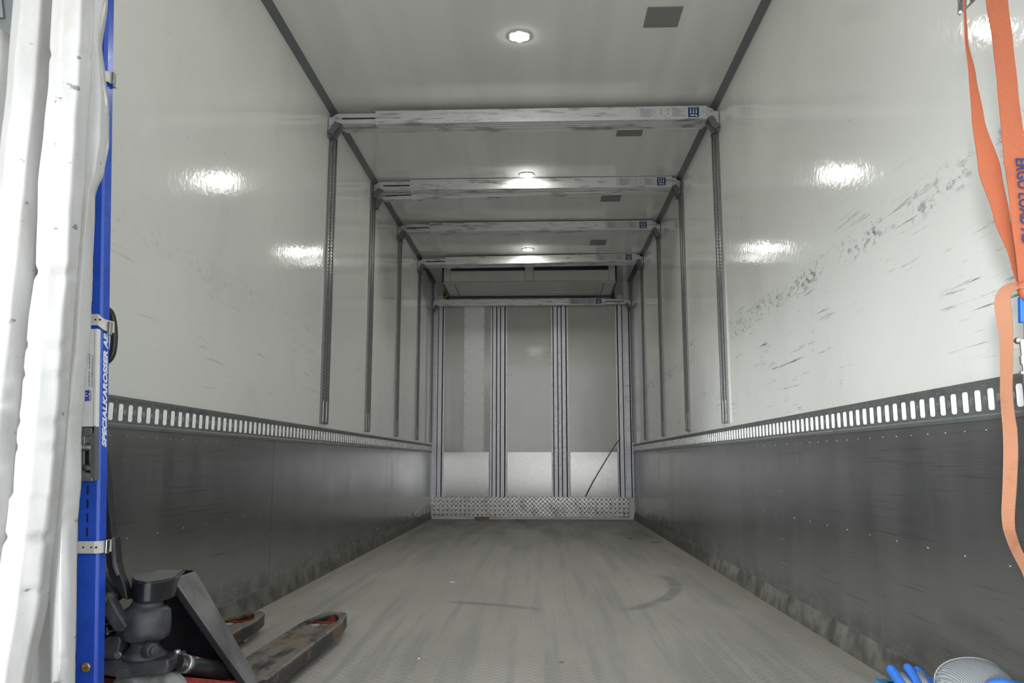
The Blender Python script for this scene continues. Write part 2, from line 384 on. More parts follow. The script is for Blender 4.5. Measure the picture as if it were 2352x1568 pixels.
# ------------------------------------------------------------------ the body shell
HW, H, YB, Y0 = 1.24, 2.939, 10.035, 0.90      # half width, height, bulkhead, rear opening
ZT, ZB = 0.894, 0.793                           # lashing rail
T = 0.035
YL = 1.50                                       # the left wall ends a little further in, cut short so daylight reaches the gathered tarpaulin
struct(MB().box((-HW-.06, Y0, -.12), (HW+.06, YB+.06, 0)).build('floor', M['floor']))
struct(MB().box((-HW-.06, Y0, H), (HW+.06, YB+.06, H+.06)).build('ceiling', M['ceil']))
wl = struct(MB().box((-HW-.06, YL, 0), (-HW, YB+.06, H)).build('wall_left', M['wall_l']))
wr = struct(MB().box((HW, Y0, 0), (HW+.06, YB+.06, H)).build('wall_right', M['wall_r']))
wb = struct(MB().box((-HW, YB, 0), (HW, YB+.06, H)).build('wall_back', M['wall_b']))
# mouldings along the roof corners, kick strips along the floor
for sx, nm in ((-1, 'trim_1'), (1, 'trim_2')):
    x = sx*HW
    ys_ = YL if sx < 0 else Y0
    struct(MB().prism([(x, ys_, H-T), (x, ys_, H), (x-sx*T, ys_, H)], (0, YB-ys_, 0)).build(nm, M['trim']))
for sx, nm in ((-1, 'baseboard_left'), (1, 'baseboard_right')):
    x = sx*HW; mb = MB()
    ys_ = YL if sx < 0 else Y0
    mb.prism([(x, ys_, 0), (x-sx*.020, ys_, 0), (x-sx*.014, ys_, .05), (x-sx*.006, ys_, .085), (x, ys_, .09)], (0, YB-ys_-.02, 0))
    struct(mb.build(nm, M['lowkick']))
# lower aluminium panels with seams and rivets
for sx, par, seams in ((-1, wl, (YL, 4.08, 7.12, YB-.02)), (1, wr, (Y0, 3.92, 7.15, YB-.02))):
    for i in range(3):
        a, b = seams[i]+.003, seams[i+1]-.003; x = sx*HW; mb = MB()
        mb.box((x, a, .05), (x-sx*.004, b, ZB+.002))
        def rivet(y, z):
            mb.lathe((0, 0, 0), [(.0045, 0), (.004, .0016), (.0018, .0026)], 8)
            n = 24; L = len(mb.v)
            for q in range(L-n, L):
                vx, vy, vz = mb.v[q]; mb.v[q] = (x-sx*(.004+vz), y+vx, z+vy)
        y = a+.05
        while y < b-.03: rivet(y, ZB-.025); y += .105
        y = a+.10
        while y < b-.03: rivet(y, .44); y += .21
        for z in (.12, .22, .33, .55, .66): rivet(a+.018, z); rivet(b-.018, z)
        mb.build('kick_panel', M['kick'], par)

# bulkhead details
mb = MB(); mb.box((-1.086, YB-.0035, .255), (-.53, YB, .802)).build('aluminium_sheet', M['bulk_alu'], wb)
MB().box((-.30, YB-.004, .255), (.24, YB, .802)).build('aluminium_sheet', M['bulk_alu'], wb)
MB().box((.47, YB-.004, .255), (1.05, YB, .802)).build('aluminium_sheet', M['bulk_alu'], wb)
mb = MB(); mb.box((-.845, YB-.006, .805), (-.592, YB, 2.64)); mb.cur = 1
for i in range(14):
    z = .83+i*.139
    for x in (-.832, -.605): mb.box((x-.004, YB-.008, z-.004), (x+.004, YB-.006, z+.004))
mb.build('cover_plate', [M['cover'], M['black']], wb)
for (a, b, dy) in ((-1.13, -.505, .006), (-.36, .262, .006), (.392, 1.06, .006), (-1.235, -1.128, .012), (-.515, -.355, .012), (.256, .396, .012), (1.055, 1.165, .012)):
    mb = MB(); mb.box((a, YB-dy-.034, .028), (b, YB-.03 if dy > .01 else YB-.0345, .262)); mb.cur = 1
    if dy > .01:
        for z in (.06, .235): mb.box(((a+b)/2-.004, YB-dy-.036, z-.004), ((a+b)/2+.004, YB-dy-.034, z+.004))
    mb.build('tread_plate', [M['tread'], M['black']], wb)
MB().box((-1.236, YB-.034, .0), (1.236, YB, .255)).build('skirting_board', M['white_pl'], wb)

# vertical tracks on the bulkhead
def bulk_track(cells, label):
    # cells: (x0, x1, kind) kind f flange, c channel, d dark groove, s light edge strip
    t = thing('bulkhead_track', label, 'track', ((cells[0][0]+cells[-1][1])/2, YB, .262), 0, 'vertical aluminium tracks on the bulkhead')
    ox = t.location.x
    for a, b, k in cells:
        a -= ox; b -= ox
        mb = MB(); dy = {'f': .004, 'c': .024, 'd': .006, 's': .012}[k]
        top = 2.70 if k != 's' else 2.94
        mb.box((a, -dy, 0), (b, 0, top-.262)); mb.cur = 1
        if k in 'fs':
            i = 0
            while .10+i*.139 < top-.30:
                z = .10+i*.139; mb.box(((a+b)/2-.003, -dy-.002, z), ((a+b)/2+.003, -dy, z+.006)); i += 1
        if k == 'c':
            mb.box(((a+b)/2-.004, -dy-.001, .03), ((a+b)/2+.004, -dy, .038))
        o = mb.build({'f': 'flange', 'c': 'channel', 'd': 'groove', 's': 'edge_strip'}[k], [M['black'] if k == 'd' else M['track'], M['black']], t)
    cx = [(a+b)/2-ox for a, b, k in cells if k == 'c']
    mb = MB()
    for x in cx: mb.box((x-.03, -.05, 2.44), (x+.03, 0, 2.49)); mb.box((x-.038, -.03, 2.43), (x+.038, 0, 2.45))
    mb.build('end_cap', M['track'], t)
bulk_track([(-1.238, -1.190, 's'), (-1.189, -1.174, 'f'), (-1.174, -1.163, 'd'), (-1.163, -1.118, 'c'), (-1.118, -1.106, 'd'), (-1.106, -1.086, 'f')], 'aluminium track beside the left wall on the bulkhead')
bulk_track([(-.512, -.493, 'f'), (-.493, -.482, 'd'), (-.482, -.443, 'c'), (-.443, -.430, 'd'), (-.430, -.395, 'f'), (-.395, -.381, 'd'), (-.381, -.340, 'c'), (-.340, -.325, 'd'), (-.325, -.305, 'f')], 'double aluminium track on the bulkhead, just right of the riveted cover plate')
bulk_track([(.244, .262, 'f'), (.262, .275, 'd'), (.275, .316, 'c'), (.316, .329, 'd'), (.329, .365, 'f'), (.365, .378, 'd'), (.378, .420, 'c'), (.420, .436, 'd'), (.436, .456, 'f')], 'double aluminium track on the bulkhead, right of the middle panel')
bulk_track([(1.045, 1.062, 'f'), (1.062, 1.076, 'd'), (1.076, 1.120, 'c'), (1.120, 1.133, 'd'), (1.133, 1.150, 'f'), (1.152, 1.205, 's'), (1.205, 1.220, 'd'), (1.220, 1.238, 'f')], 'aluminium track beside the right wall with a loose strap hanging from it')

# lashing rails along both side walls
def lashing_rail(sx, label):
    x = sx*HW; ys_ = YL if sx < 0 else Y0; t = thing('lashing_rail', label, 'rail', (x, ys_, ZB)); h = ZT-ZB; L = YB-ys_-.04
    mb = MB(); mb.prism([(0, 0, 0), (-sx*.012, 0, 0), (-sx*.012, 0, .010), (-sx*.006, 0, .016), (-sx*.006, 0, h-.016), (-sx*.012, 0, h-.010), (-sx*.012, 0, h), (0, 0, h)], (0, L, 0))
    mb.build('rail_profile', M['galv'], t)
    mb = MB(); n = int(L/.0615); first = (2.487-ys_) % .0615 if sx < 0 else (2.064-ys_) % .0615
    for i in range(n):
        y = first+i*.0615; c = h/2; s0 = -sx*.006
        mb.cur = 0   # slot lip turned towards the opening
        w, hh = .0085, .027
        poly = [(y-w, c-hh+.005), (y-w, c+hh-.005), (y-w*.6, c+hh), (y+w*.6, c+hh), (y+w, c+hh-.005), (y+w, c-hh+.005), (y+w*.6, c-hh), (y-w*.6, c-hh)]
        top = [(s0-sx*(.0005+.005*((p[0]-(y-w))/(2*w))), p[0], p[1]) for p in poly]; bot = [(s0+sx*.001, p[0], p[1]) for p in poly]
        mb.add(bot+top, [tuple(range(8, 16))]+[(k, (k+1) % 8, 8+(k+1) % 8, 8+k) for k in range(8)], False)
        mb.cur = 1
        yy = y+.03075; N = 10
        vs = [(s0-sx*.001, yy+.0105*math.cos(2*math.pi*k/N), c+.0125*math.sin(2*math.pi*k/N)) for k in range(N)]+[(s0-sx*.004, yy+.004, c)]
        mb.add(vs, [(k, (k+1) % N, N) for k in range(N)], True)
        mb.cur = 2
        if i % 2 == 0:
            for z in (.013, h-.013): mb.box((s0, yy-.003, z-.003), (s0-sx*.003, yy+.003, z+.003))
    mb.build('slot_row', [M['bright'], M['steel'], M['steel']], t)
lashing_rail(-1, 'dark slotted lashing rail along the left wall, behind the blue post')
lashing_rail(1, 'dark slotted lashing rail along the right wall, behind the orange strap')

# slotted posts on the side walls
PY, PS, PW, PZ = 4.912, 1.2664, .163, .919
def slotted_post(sx):
    t = thing('slotted_post', None, 'post'); x = 0; hgt = 2.903-PZ
    def X_(d): return -sx*d
    mb = MB(); mb.box((0, 0, 0), (X_(.008), PW, hgt)); mb.build('back_plate', M['post'], t)
    mb = MB()
    for a, b in ((0, .018), (.066, .097), (.145, PW)):
        mb.box((X_(.008), a, 0), (X_(.014), b, hgt))
    mb.build('rib', M['post'], t)
    mb = MB(); mb.cur = 0; z = .17
    while z < hgt-.03:
        for y in (.042, .121): mb.box((X_(.008), y-.012, z), (X_(.010), y+.012, z+.008))
        z += .022
    mb.cur = 1
    for y in (.042, .121): mb.box((X_(.008), y-.011, .012), (X_(.0105), y+.011, .14))
    mb.build('slot_row', [M['steel'], M['bright']], t)
    return t
ordn = ['nearest', 'second', 'third', 'fourth', 'last']
for sx, side in ((-1, 'left'), (1, 'right')):
    p0 = None
    for i in range(5):
        o = slotted_post(sx) if p0 is None else copy_tree(p0)
        if p0 is None: p0 = o
        o.location = (sx*HW, PY+i*PS if i < 4 else YB-.036-PW*.0-.125, PZ)
        if i == 4: o.scale = (1, .55, 1)
        o['label'] = 'dark slotted steel post on the %s wall, %s' % (side, ('the nearest to the camera', 'second from the rear opening', 'third from the rear opening', 'fourth from the rear opening', 'in the corner against the bulkhead')[i])
        o['group'] = 'slotted posts on the side walls'

# ceiling plates and lamps
for i, (x0, x1, ya, yb, lb) in enumerate(((.654, .832, 3.79, 3.985, 'nearest, in front of the first load beams'), (.644, .821, 5.25, 5.422, 'partly hidden behind the first load beams'), (.638, .81, 6.695, 6.865, 'behind the second pair of load beams'), (.632, .796, 8.107, 8.31, 'smallest looking, beside the deepest ceiling lamp'))):
    tag(MB().box((x0, ya, H-.004), (x1, yb, H)).build('ceiling_plate', M['plate'], bevel=.002), 'grey rectangular plate on the ceiling, '+lb, 'plate', 'grey plates on the ceiling')
lamp0 = None
for i, (x, y, lb) in enumerate(((.004, 4.05, 'nearest, alone on the open ceiling'), (.006, 6.172, 'half hidden above the second load beams'), (-.02, 8.45, 'deepest, just before the cooling unit'))):
    if lamp0 is None:
        t = thing('ceiling_lamp', None, 'lamp')
        mb = MB(); mb.lathe((0, 0, 0), [(.066, 0), (.066, -.003), (.060, -.005), (.03, -.0055)], 32); mb.build('housing', M['acwhite'], t)
        for k in range(6):
            a = math.pi/6+k*math.pi/3; c = (.037*math.cos(a), .037*math.sin(a), -.005)
            MB().lathe(c, [(.0155, 0), (.0145, -.004), (.008, -.007)], 14).build('led_lens', M['led'], t)
        lamp0 = t
    else: t = copy_tree(lamp0)
    t.location = (x, y, H); t['label'] = 'round six-LED ceiling lamp, '+lb; t['group'] = 'round LED lamps on the ceiling'
    l = bpy.data.lights.new('lamp_light', 'AREA'); l.shape = 'DISK'; l.size = .085; l.energy = 3.2; l.color = (1, .985, .93)
    lo = bpy.data.objects.new('lamp_light', l); COL.objects.link(lo); lo.parent = t; lo.location = (0, 0, -.014)

# ------------------------------------------------------------------ load beams
TX_CAP = text_mesh('LOAD CAPACITY', .0075, .0001, 0, .0002, 1.0)
TX_KG = text_mesh('1000 Kg', .0145, .0006, 0, .0002, .95)
def load_beam(flip=False, x_sleeve=(-.935, 1.163), sag=(0, 0)):
    # local frame: origin at the wall centre line, Y front face, Z face bottom; length along X
    t = thing('load_beam', None, 'beam'); D, HT = .074, .086
    x0, x1 = x_sleeve; s = -1 if flip else 1
    def bx(mb, a, b):
        return mb.box((s*a[0], a[1], a[2]), (s*b[0], b[1], b[2]))
    mb = MB(); bx(mb, (x0, 0, 0), (x1, .004, HT)); bx(mb, (x0, .004, HT-.004), (x1, D, HT)); bx(mb, (x0, .004, .010), (x1, D, .016)); bx(mb, (x0, D-.004, 0), (x1, D, HT))
    for k in range(5): bx(mb, (x0, .008+k*.0135, .0), (x1, .014+k*.0135, .010))
    mb.build('sleeve', M['beam'], t, bevel=.0012)
    mb = MB(); poly = [(-1.205, .030), (-1.205, .058), (-1.180, .072), (x0+.05, .072), (x0+.05, .006), (-1.165, .006)]
    q = [(-1.150, .045), (x0+.05, .045), (x0+.05, .034), (-1.150, .034)]
    bx(mb, (-1.150, .006, .045), (x0+.05, D-.008, .072)); bx(mb, (-1.150, .006, .006), (x0+.05, D-.008, .034))
    mb.prism([(s*-1.150, .006, .006), (s*-1.150, .006, .072), (s*-1.185, .006, .072), (s*-1.207, .006, .055), (s*-1.207, .006, .030)], (0, D-.014, 0))
    mb.build('inner_bar', M['beam'], t)
    mb = MB(); bx(mb, (-1.150, .012, .034), (x0+.05, .016, .045)); mb.build('slot', M['black'], t)
    mb = MB(); mb.prism([(s*x1, .006, .010), (s*x1, .006, .076), (s*(x1+.030), .006, .070), (s*(x1+.044), .006, .055), (s*(x1+.044), .006, .036), (s*(x1+.02), .006, .015)], (0, D-.014, 0)); mb.build('end_nub', M['beam'], t)
    mb = MB()
    for xx, zz in ((x0+.018, .046), (-1.188, .046), (x1-.022, .044), (x1+.026, .050)):
        mb.tube([(s*xx, -.0015, zz), (s*xx, .004, zz)], .006, 10)
    mb.build('rivet', M['steel'], t)
    # end brackets with latch levers
    for e_ in (-1, 1):
        br = MB(); br.prism([(e_*1.200, .010, .052), (e_*1.236, .010, .052), (e_*1.236, .010, -.038), (e_*1.228, .010, -.040), (e_*1.190, .010, .012)], (0, D-.020, 0))
        b = br.build('end_bracket', M['beam'], t)
        MB().tube([(e_*1.219, .004, -.005), (e_*1.219, .011, -.005)], .005, 10).build('rivet', M['steel'], b)
        lv = MB(); lv.bar((e_*1.178, .0, .010), (e_*1.222, .0, -.062), .034, .016, (0, 1, 0)); lv.bar((e_*1.222, .012, -.060), (e_*1.236, .02, -.075), .016, .03, (0, 1, 0))
        lv.tube([(e_*1.205, 0, -.070), (e_*1.188, -.01, -.088)], [.005, .0015], 8)
        lv.build('latch_lever', M['trim'], b)
    # instruction print and load label at the long end
    mb = MB(); X1 = x1
    def P(a, c): mb.box((a[0], -.0006, a[1]), (c[0], 0, c[1]))
    off = X1-.100 if not flip else -x0-.095
    mb.cur = 0; P((off-.345, .008), (off-.028, .079))
    mb.cur = 1
    def Q(a, c): mb.box((a[0], -.0011, a[1]), (c[0], -.0006, c[1]))
    for bx0, w in ((off-.325, .125), (off-.125, .115)):
        Q((bx0, .070), (bx0+.035, .073))
        for k in range(7): Q((bx0+.006, .062-k*.0075), (bx0+.006+w*random.uniform(.45, .95), .0648-k*.0075))
    Q((off-.180, .020), (off-.160, .022)); Q((off-.192, .030), (off-.186, .040)); Q((off-.192, .056), (off-.186, .066)); Q((off-.150, .030), (off-.144, .040)); Q((off-.150, .056), (off-.144, .066)); Q((off-.183, .048), (off-.153, .0495))
    mb.build('instruction_print', [M['paper'], M['ink']], t)
    mb = MB(); mb.cur = 0; mb.box((off-.020, -.0008, .010), (off+.048, 0, .078)); mb.cur = 1
    for k in range(3):
        cx = off-.004+k*.0175
        mb.prism([(cx-.0026, -.0014, .064), (cx+.0026, -.0014, .064), (cx+.0026, -.0014, .042), (cx+.006, -.0014, .042), (cx, -.0014, .034), (cx-.006, -.0014, .042), (cx-.0026, -.0014, .042)], (0, .0006, 0))
    lab = mb.build('load_label', [M['navy'], M['whitepaint']], t)
    lettering(TX_CAP, M['whitepaint'], (off+.014, -.0012, .0715), (1, 0, 0), (0, 0, 1), lab)
    lettering(TX_KG, M['whitepaint'], (off+.014, -.0012, .0225), (1, 0, 0), (0, 0, 1), lab)
    return t
bp = load_beam()
used = False
def put_beam(y, zl, zr, label, src=None):
    global used
    o = bp if (not used and src is None) else (src if src else copy_tree(bp)); used = True
    o.location = (0, y, (zl+zr)/2); o.rotation_euler = (0, -math.atan((zr-zl)/2.4), 0)
    o['label'] = label; o['group'] = 'aluminium load beams spanning the walls'
    return o
put_beam(4.865, 2.812, 2.816, 'aluminium load beam nearest the camera, front one of its pair, with clean sleeve')
put_beam(4.865+.087, 2.812, 2.816, 'load beam directly behind the nearest one, only its grooved underside showing')
put_beam(6.235, 2.846, 2.850, 'load beam of the second pair, black smudge near its left half')
put_beam(6.235+.087, 2.790, 2.850, 'load beam of the second pair hanging lower at its left end')
put_beam(7.398, 2.838, 2.840, 'load beam third in depth, heavily scuffed, front one of its pair')
put_beam(7.398+.087, 2.838, 2.840, 'load beam directly behind the third one, only its underside showing')
put_beam(8.664, 2.824, 2.852, 'load beam hanging in front of the cooling unit, slightly higher at the right')
put_beam(8.664+.087, 2.820, 2.846, 'load beam just in front of the cooling unit, behind a similar one')
fb = load_beam(True, (-.915, 1.185))
put_beam(9.905, 2.606, 2.612, 'load beam nearest the bulkhead, hanging lower than the rest below the cooling unit', fb)

# ------------------------------------------------------------------ cooling unit
ac = thing('cooling_unit', 'white cooling unit hanging from the ceiling against the bulkhead', 'cooling unit', (-.015, 9.12, H))
zf, zt = 2.712-H, 0.0; DY = .72
mb = MB(); mb.prism([(-.985, 0, zf+.012), (-.985, 0, 0), (-.985, DY, 0), (-.985, DY, zf)], (1.97, 0, 0)); mb.build('housing', M['acwhite'], ac)
mb = MB(); mb.box((-.99, -.014, zf+.004), (.99, .012, zf+.014)); mb.box((-.99, -.012, zf+.018), (.99, 0, zf+.024)); mb.build('front_lip', M['acwhite'], ac, bevel=.002)
for sx in (-1, 1):
    a, b = (.05, .905)
    MB().box((sx*a, -.006, zf+.150), (sx*b, 0, zf+.205)).build('vent_slot', M['vent'], ac)
    MB().box((sx*a, -.010, zf+.026), (sx*b, 0, zf+.150)).build('front_panel', M['acwhite'], ac, bevel=.003)
    mb = MB(); mb.prism([(sx*.985, -.005, zf+.01), (sx*.985, -.005, 0), (sx*.985, DY, 0), (sx*.985, DY, zf-.01)], (sx*.02, 0, 0)); mb.bar((sx*.995, DY, zf), (sx*1.06, DY+.16, zf-.03), .03, .03)
    mb.build('side_bracket', M['vent'], ac)
    mb = MB(); mb.box((sx*.915, -.008, zf+.026), (sx*.982, 0, -.01)); mb.build('end_panel', M['acwhite'], ac, bevel=.002)
MB().box((-.047, -.02, zf+.026), (.047, 0, -.01)).build('centre_panel', M['acwhite'], ac, bevel=.003)
mb = MB()
for k in range(5): mb.box((-.86, .50+k*.035, zf-.006), (.80, .512+k*.035, zf+.004))
mb.build('bottom_rib', M['acwhite'], ac)
mb = MB(); mb.box((-.87, .02, zf-.001), (-.866, DY, zf+.004)); mb.box((.86, .02, zf-.001), (.864, DY, zf+.004)); mb.box((-.985, DY-.01, zf-.02), (.985, DY+.01, zf+.02)); mb.build('seam', M['vent'], ac)
for x, sd in ((-1.095, 'left'), (1.025, 'right')):
    o = MB().box((x-.022, YB-.003, 2.71), (x+.022, YB, 2.84)).build('warning_label', M['yellow'])
    tag(o, 'small yellow label on the bulkhead at the %s end of the cooling unit' % sd, 'label', 'yellow labels behind the cooling unit')
    MB().box((x-.012, YB-.004, 2.755), (x+.012, YB-.003, 2.80)).build('black_print', M['black'], o)

# ------------------------------------------------------------------ blue post with strap, lettering, latch
PYF = 2.0
def post_pt(yp, k):  # k: 0 left front, 1 right front, by pixel row
    rows = [(-700, 224, 259), (0, 205, 241), (750, 190, 231.6), (1120, 183, 223.5), (1507, 175.7, 220), (1900, 169, 217)]
    for (a, l0, r0), (b, l1, r1) in zip(rows, rows[1:]):
        if a <= yp <= b: break
    f = (yp-a)/(b-a); return (l0+(l1-l0)*f) if k == 0 else (r0+(r1-r0)*f)
bt = at(post_pt(1770, 1), 1770, PYF); tp = at(post_pt(-560, 1), -560, PYF)
ax = (tp-bt).normalized(); ax_ = ax
pr = thing('support_post', 'tall blue painted steel post with white lettering, between the white tarpaulin and the pallet truck', 'post', (bt.x, PYF, 0))
def PP(z, v=0.0, d=0.0):  # point on the right front edge at height z, shifted left by v and back by d, local
    f = (z-bt.z)/(tp.z-bt.z); x = bt.x+(tp.x-bt.x)*f
    return Vector((x-v-bt.x, d, z))
WB, DB = .052, .036
c = .006
def sec(z): return [PP(z, WB, 0), PP(z, c, 0), PP(z, 0, c), PP(z, 0, DB), PP(z, WB, DB)]
mb = MB(); lo_, hi_ = sec(.0), sec(2.93); mb.add(lo_+hi_, [(4, 3, 2, 1, 0), (5, 6, 7, 8, 9)]+[(i, (i+1) % 5, 5+(i+1) % 5, 5+i) for i in range(5)], False)
mb.build('column', M['blue'], pr, bevel=.0015)
mb = MB()
def zrow(y, Y=PYF): return at(200, y, Y).z
for y in (1125, 1157, 1189, 1221):
    z = zrow(y); mb.add([PP(z+.011, .031, -.0008), PP(z+.011, .027, -.0008), PP(z-.011, .027, -.0008), PP(z-.011, .031, -.0008), PP(z+.011, .031, .001), PP(z+.011, .027, .001), PP(z-.011, .027, .001), PP(z-.011, .031, .001)], [(0,1,2,3),(7,6,5,4),(0,4,5,1),(1,5,6,2),(2,6,7,3),(3,7,4,0)], False); mb.build('slot', M['black'], pr); mb = MB()
for y in (530, 575, 604, 650, 694, 740):
    p = PP(zrow(y), .0255, 0); mb.tube([p+Vector((-.003, -.001, 0)), p+Vector((-.003, .001, 0))], .005, 10); mb.build('hole', M['black'], pr); mb = MB()
p = PP(zrow(1532), .026, 0); MB().tube([p+Vector((0, -.004, 0)), p+Vector((0, -.003, 0)), p+Vector((0, .001, 0))], [.008, .011, .012], 20).build('screw', M['brass'], pr)
# lettering up the side face
z0_, z1_ = at(238, 1026, PYF).z, at(247, 762, PYF).z
me = text_mesh('SPECIALKAROSSER AB', .026, .0012, .25, .0004); wth = max(v.co.x for v in me.vertices)-min(v.co.x for v in me.vertices)
L_ = (z1_-z0_)
for v in me.vertices: v.co.x *= L_/wth
axv = (PP(2)-PP(1)).normalized()
mid = PP((z0_+z1_)/2-.002, 0, .019)
lettering(me, M['whitepaint'], mid+Vector((.0006, 0, 0)), axv, (0, -1, 0), pr)
# white sticker holder
mb = MB(); za, zb_ = zrow(757), zrow(980)
def quad_box(z0, z1, v0, v1, d0, d1): 
    return [PP(z0, v1, d0), PP(z0, v0, d0), PP(z0, v0, d1), PP(z0, v1, d1), PP(z1, v1, d0), PP(z1, v0, d0), PP(z1, v0, d1), PP(z1, v1, d1)]
mb.hexa(quad_box(zb_, za, .004, .050, -.012, 0)); mb.hexa(quad_box(zb_, za, .003, .010, -.015, 0))
hold = mb.build('sticker_holder', M['white_pl'], pr, bevel=.001)
def up_text(txt, size, v, zmid, mat, bold=0, length=None):
    me = text_mesh(txt, size, bold, 0, .0003); w_ = max(q.co.x for q in me.vertices)-min(q.co.x for q in me.vertices)
    if length:
        for q in me.vertices: q.co.x *= length/w_
    lettering(me, mat, PP(zmid, v, -.0125), axv, (-1, 0, 0), hold)
up_text('SKAB', .015, .0275, zrow(909), M['inkblue'], .0008, .028)
up_text('Tel 0340-692 00    Fax 0340-489 88', .0052, .0235, zrow(851), M['ink'], 0, .084)
up_text('E-mail: info@specialkarosser.se', .0050, .0165, zrow(853), M['ink'], 0, .080)
up_text('Specialkarosser', .0045, .0190, zrow(909), M['ink'], 0, .026)
# latch
mb = MB(); mb.hexa(quad_box(zrow(1104), zrow(982), .036, .048, -.006, 0)); mb.hexa(quad_box(zrow(1104), zrow(1085), .010, .046, -.016, 0)); mb.hexa(quad_box(zrow(1000), zrow(982), .014, .038, -.014, 0)); mb.hexa(quad_box(zrow(1018), zrow(1000), .020, .036, -.006, 0))
lt = mb.build('latch', M['steel'], pr, bevel=.001)
mb = MB(); mb.hexa(quad_box(zrow(1084), zrow(1036), .014, .036, -.004, 0)); mb.build('opening', M['black'], lt)
p = PP(zrow(1028), 0, -.012); mb = MB(); mb.tube([p-Vector((.044, 0, 0)), p-Vector((.014, 0, 0))], .0055, 12)
for k in range(7): q = p-Vector((.041-k*.004, 0, 0)); mb.tube([q, q+Vector((.0018, 0, 0))], .0085, 12)
mb.build('spring_bolt', M['steel'], lt)
mb = MB(); mb.tube([PP(zrow(1074), .036, -.008), PP(zrow(1074), .014, -.008)], .008, 12)
za2, zb2 = zrow(978), zrow(1102); pts = []
for k in range(13):
    f = k/12; z = zb2+(za2-zb2)*f; pts.append(PP(z, .006+.012*math.sin(math.pi*min(1, f*1.1))**.6, -.018))
pts += [PP(za2, .004, -.018), PP(zb2, .002, -.018)]
mb.prism(pts, (0, .018, 0)); mb.build('cover_plate', M['galv'], lt)
for k in range(0): pass
for z_, nm_lab, ttl in ((zrow(176), 'upper', 'off-white strap near the top of the blue post, half hidden by the tarpaulin'), (zrow(735), 'mid', 'off-white buckled strap round the blue post above the sticker'), (zrow(1256), 'low', 'off-white buckled strap round the blue post below the latch')):
    t = thing('tie_strap', ttl, 'strap', (bt.x, PYF, 0), 0, 'off-white straps round the blue post')
    mb = MB(); g_ = .003; hh = .0145
    ring = []
    for v, d in ((WB+g_, -g_), (.010, -g_-.001), (-g_, .004), (-g_-.004, DB+g_), (WB+g_, DB+g_)):
        ring.append((v, d))
    n = len(ring); tilt = -.012 if nm_lab == 'mid' else 0
    vs = []
    for gg in (0, .003):
        for z in (z_-hh, z_+hh):
            for v, d in ring:
                q = PP(z+(tilt if v < .005 else 0), v, d); q = q+Vector(((-gg if v > .02 else gg), (-gg if d < .02 else gg), 0)); vs.append(q)
    fs = []
    for k in range(n):
        a, b = k, (k+1) % n
        fs += [(a, b, n+b, n+a), (2*n+a, 2*n+b, 3*n+b, 3*n+a), (n+a, n+b, 3*n+b, 3*n+a), (a, b, 2*n+b, 2*n+a)]
    mb.add(vs, fs, False); mb.build('webbing', M['strapwhite'], t)
    mb = MB()
    for v in (.034, .014, .002): q = PP(z_, v, -g_-.0038); mb.tube([q-Vector((0, .0008, 0)), q+Vector((0, .001, 0))], .0024, 8)
    mb.build('hole', M['navy'], t)
    q = PP(z_+tilt*1.6, -.012, .012); MB().box(q+Vector((-.004, -.004, -.017)), q+Vector((.004, .012, .017))).build('buckle', M['chrome'], t, bevel=.002)

# ------------------------------------------------------------------ white tarpaulin gathered at the left
tar = thing('gathered_tarpaulin', 'white PVC tarpaulin gathered in leaning folds beside the blue post', 'tarpaulin', (-1.05, 1.75, 0))
def interp(rows, y):
    if y <= rows[0][0]: return rows[0][1:]
    for a, b in zip(rows, rows[1:]):
        if y <= b[0]:
            f = (y-a[0])/(b[0]-a[0]); f = f*f*(3-2*f)*.5+f*.5; return [p+(q-p)*f for p, q in zip(a[1:], b[1:])]
    return rows[-1][1:]
def fold(rows, Y, dep, phase, fac=7, twist=.5, seed=1, sharp=1.05):
    rnd = random.Random(seed); creases = [rnd.uniform(-400, 1800) for _ in range(16)]
    mb = MB(); n = 56; ys = list(range(-520, 1905, 8)); vs = []
    O = Vector(tar.location); cnt = 0
    for y in ys:
        xl, xr = interp(rows, y); pl, prr = at(xl, y, Y), at(xr, y, Y)
        if pl.z < .005: break
        cx = (pl+prr)/2; hw = (prr.x-pl.x)/2
        eb = Vector((cx.x-CAM.x, cx.y-CAM.y, 0)).normalized(); ea = Vector((eb.y, -eb.x, 0)); hw *= .93
        cr = sum(math.exp(-((y-c_)/9.)**2) for c_ in creases)
        for k in range(n):
            a = 2*math.pi*k/n; ph = a+phase+twist*math.sin(y/700.+seed)
            seg = 2*math.pi/fac; loc = (ph % seg)-seg/2
            rr = math.cos(seg/2)/math.cos(loc); rr = 1+(rr/ (.5*(1+math.cos(seg/2))) -1)*sharp
            rr *= 1-.09*cr*(.5+.5*math.sin(3*a+seed))+.012*math.sin(y/37.+4*a)+.010*math.sin(y/90.+2*a+seed)
            vs.append(cx+ea*(hw*rr*math.cos(a))+eb*(-dep*rr*math.sin(a)+.015*math.sin(y/210.+seed))-O)
        for q in range(len(vs)-n, len(vs)): vs[q].x = max(vs[q].x, -1.216-O.x)
        cnt += 1
    fs = [(i*n+k, i*n+(k+1) % n, (i+1)*n+(k+1) % n, (i+1)*n+k) for i in range(cnt-1) for k in range(n)]
    mb.add(vs, fs, True); return mb.build('fold', M['tarp'], tar)
fold([(-500, 50, 150), (0, 38, 127), (200, 22, 118), (400, 3, 98), (600, -20, 84), (720, -32, 76), (900, -50, 60), (1100, -75, 45), (1568, -140, -5), (1900, -180, -40)], 1.66, .060, .2, 7, .25, 2)
fold([(-500, 150, 232), (0, 126, 211), (200, 117, 205), (300, 108, 197), (430, 92, 191), (500, 91, 184), (600, 88, 178), (750, 70, 165), (900, 56, 155), (1000, 45, 146), (1130, 35, 134), (1145, 25, 131), (1350, 0, 108), (1568, -25, 66), (1900, -60, 30)], 1.60, .055, .75, 7, .2, 5)
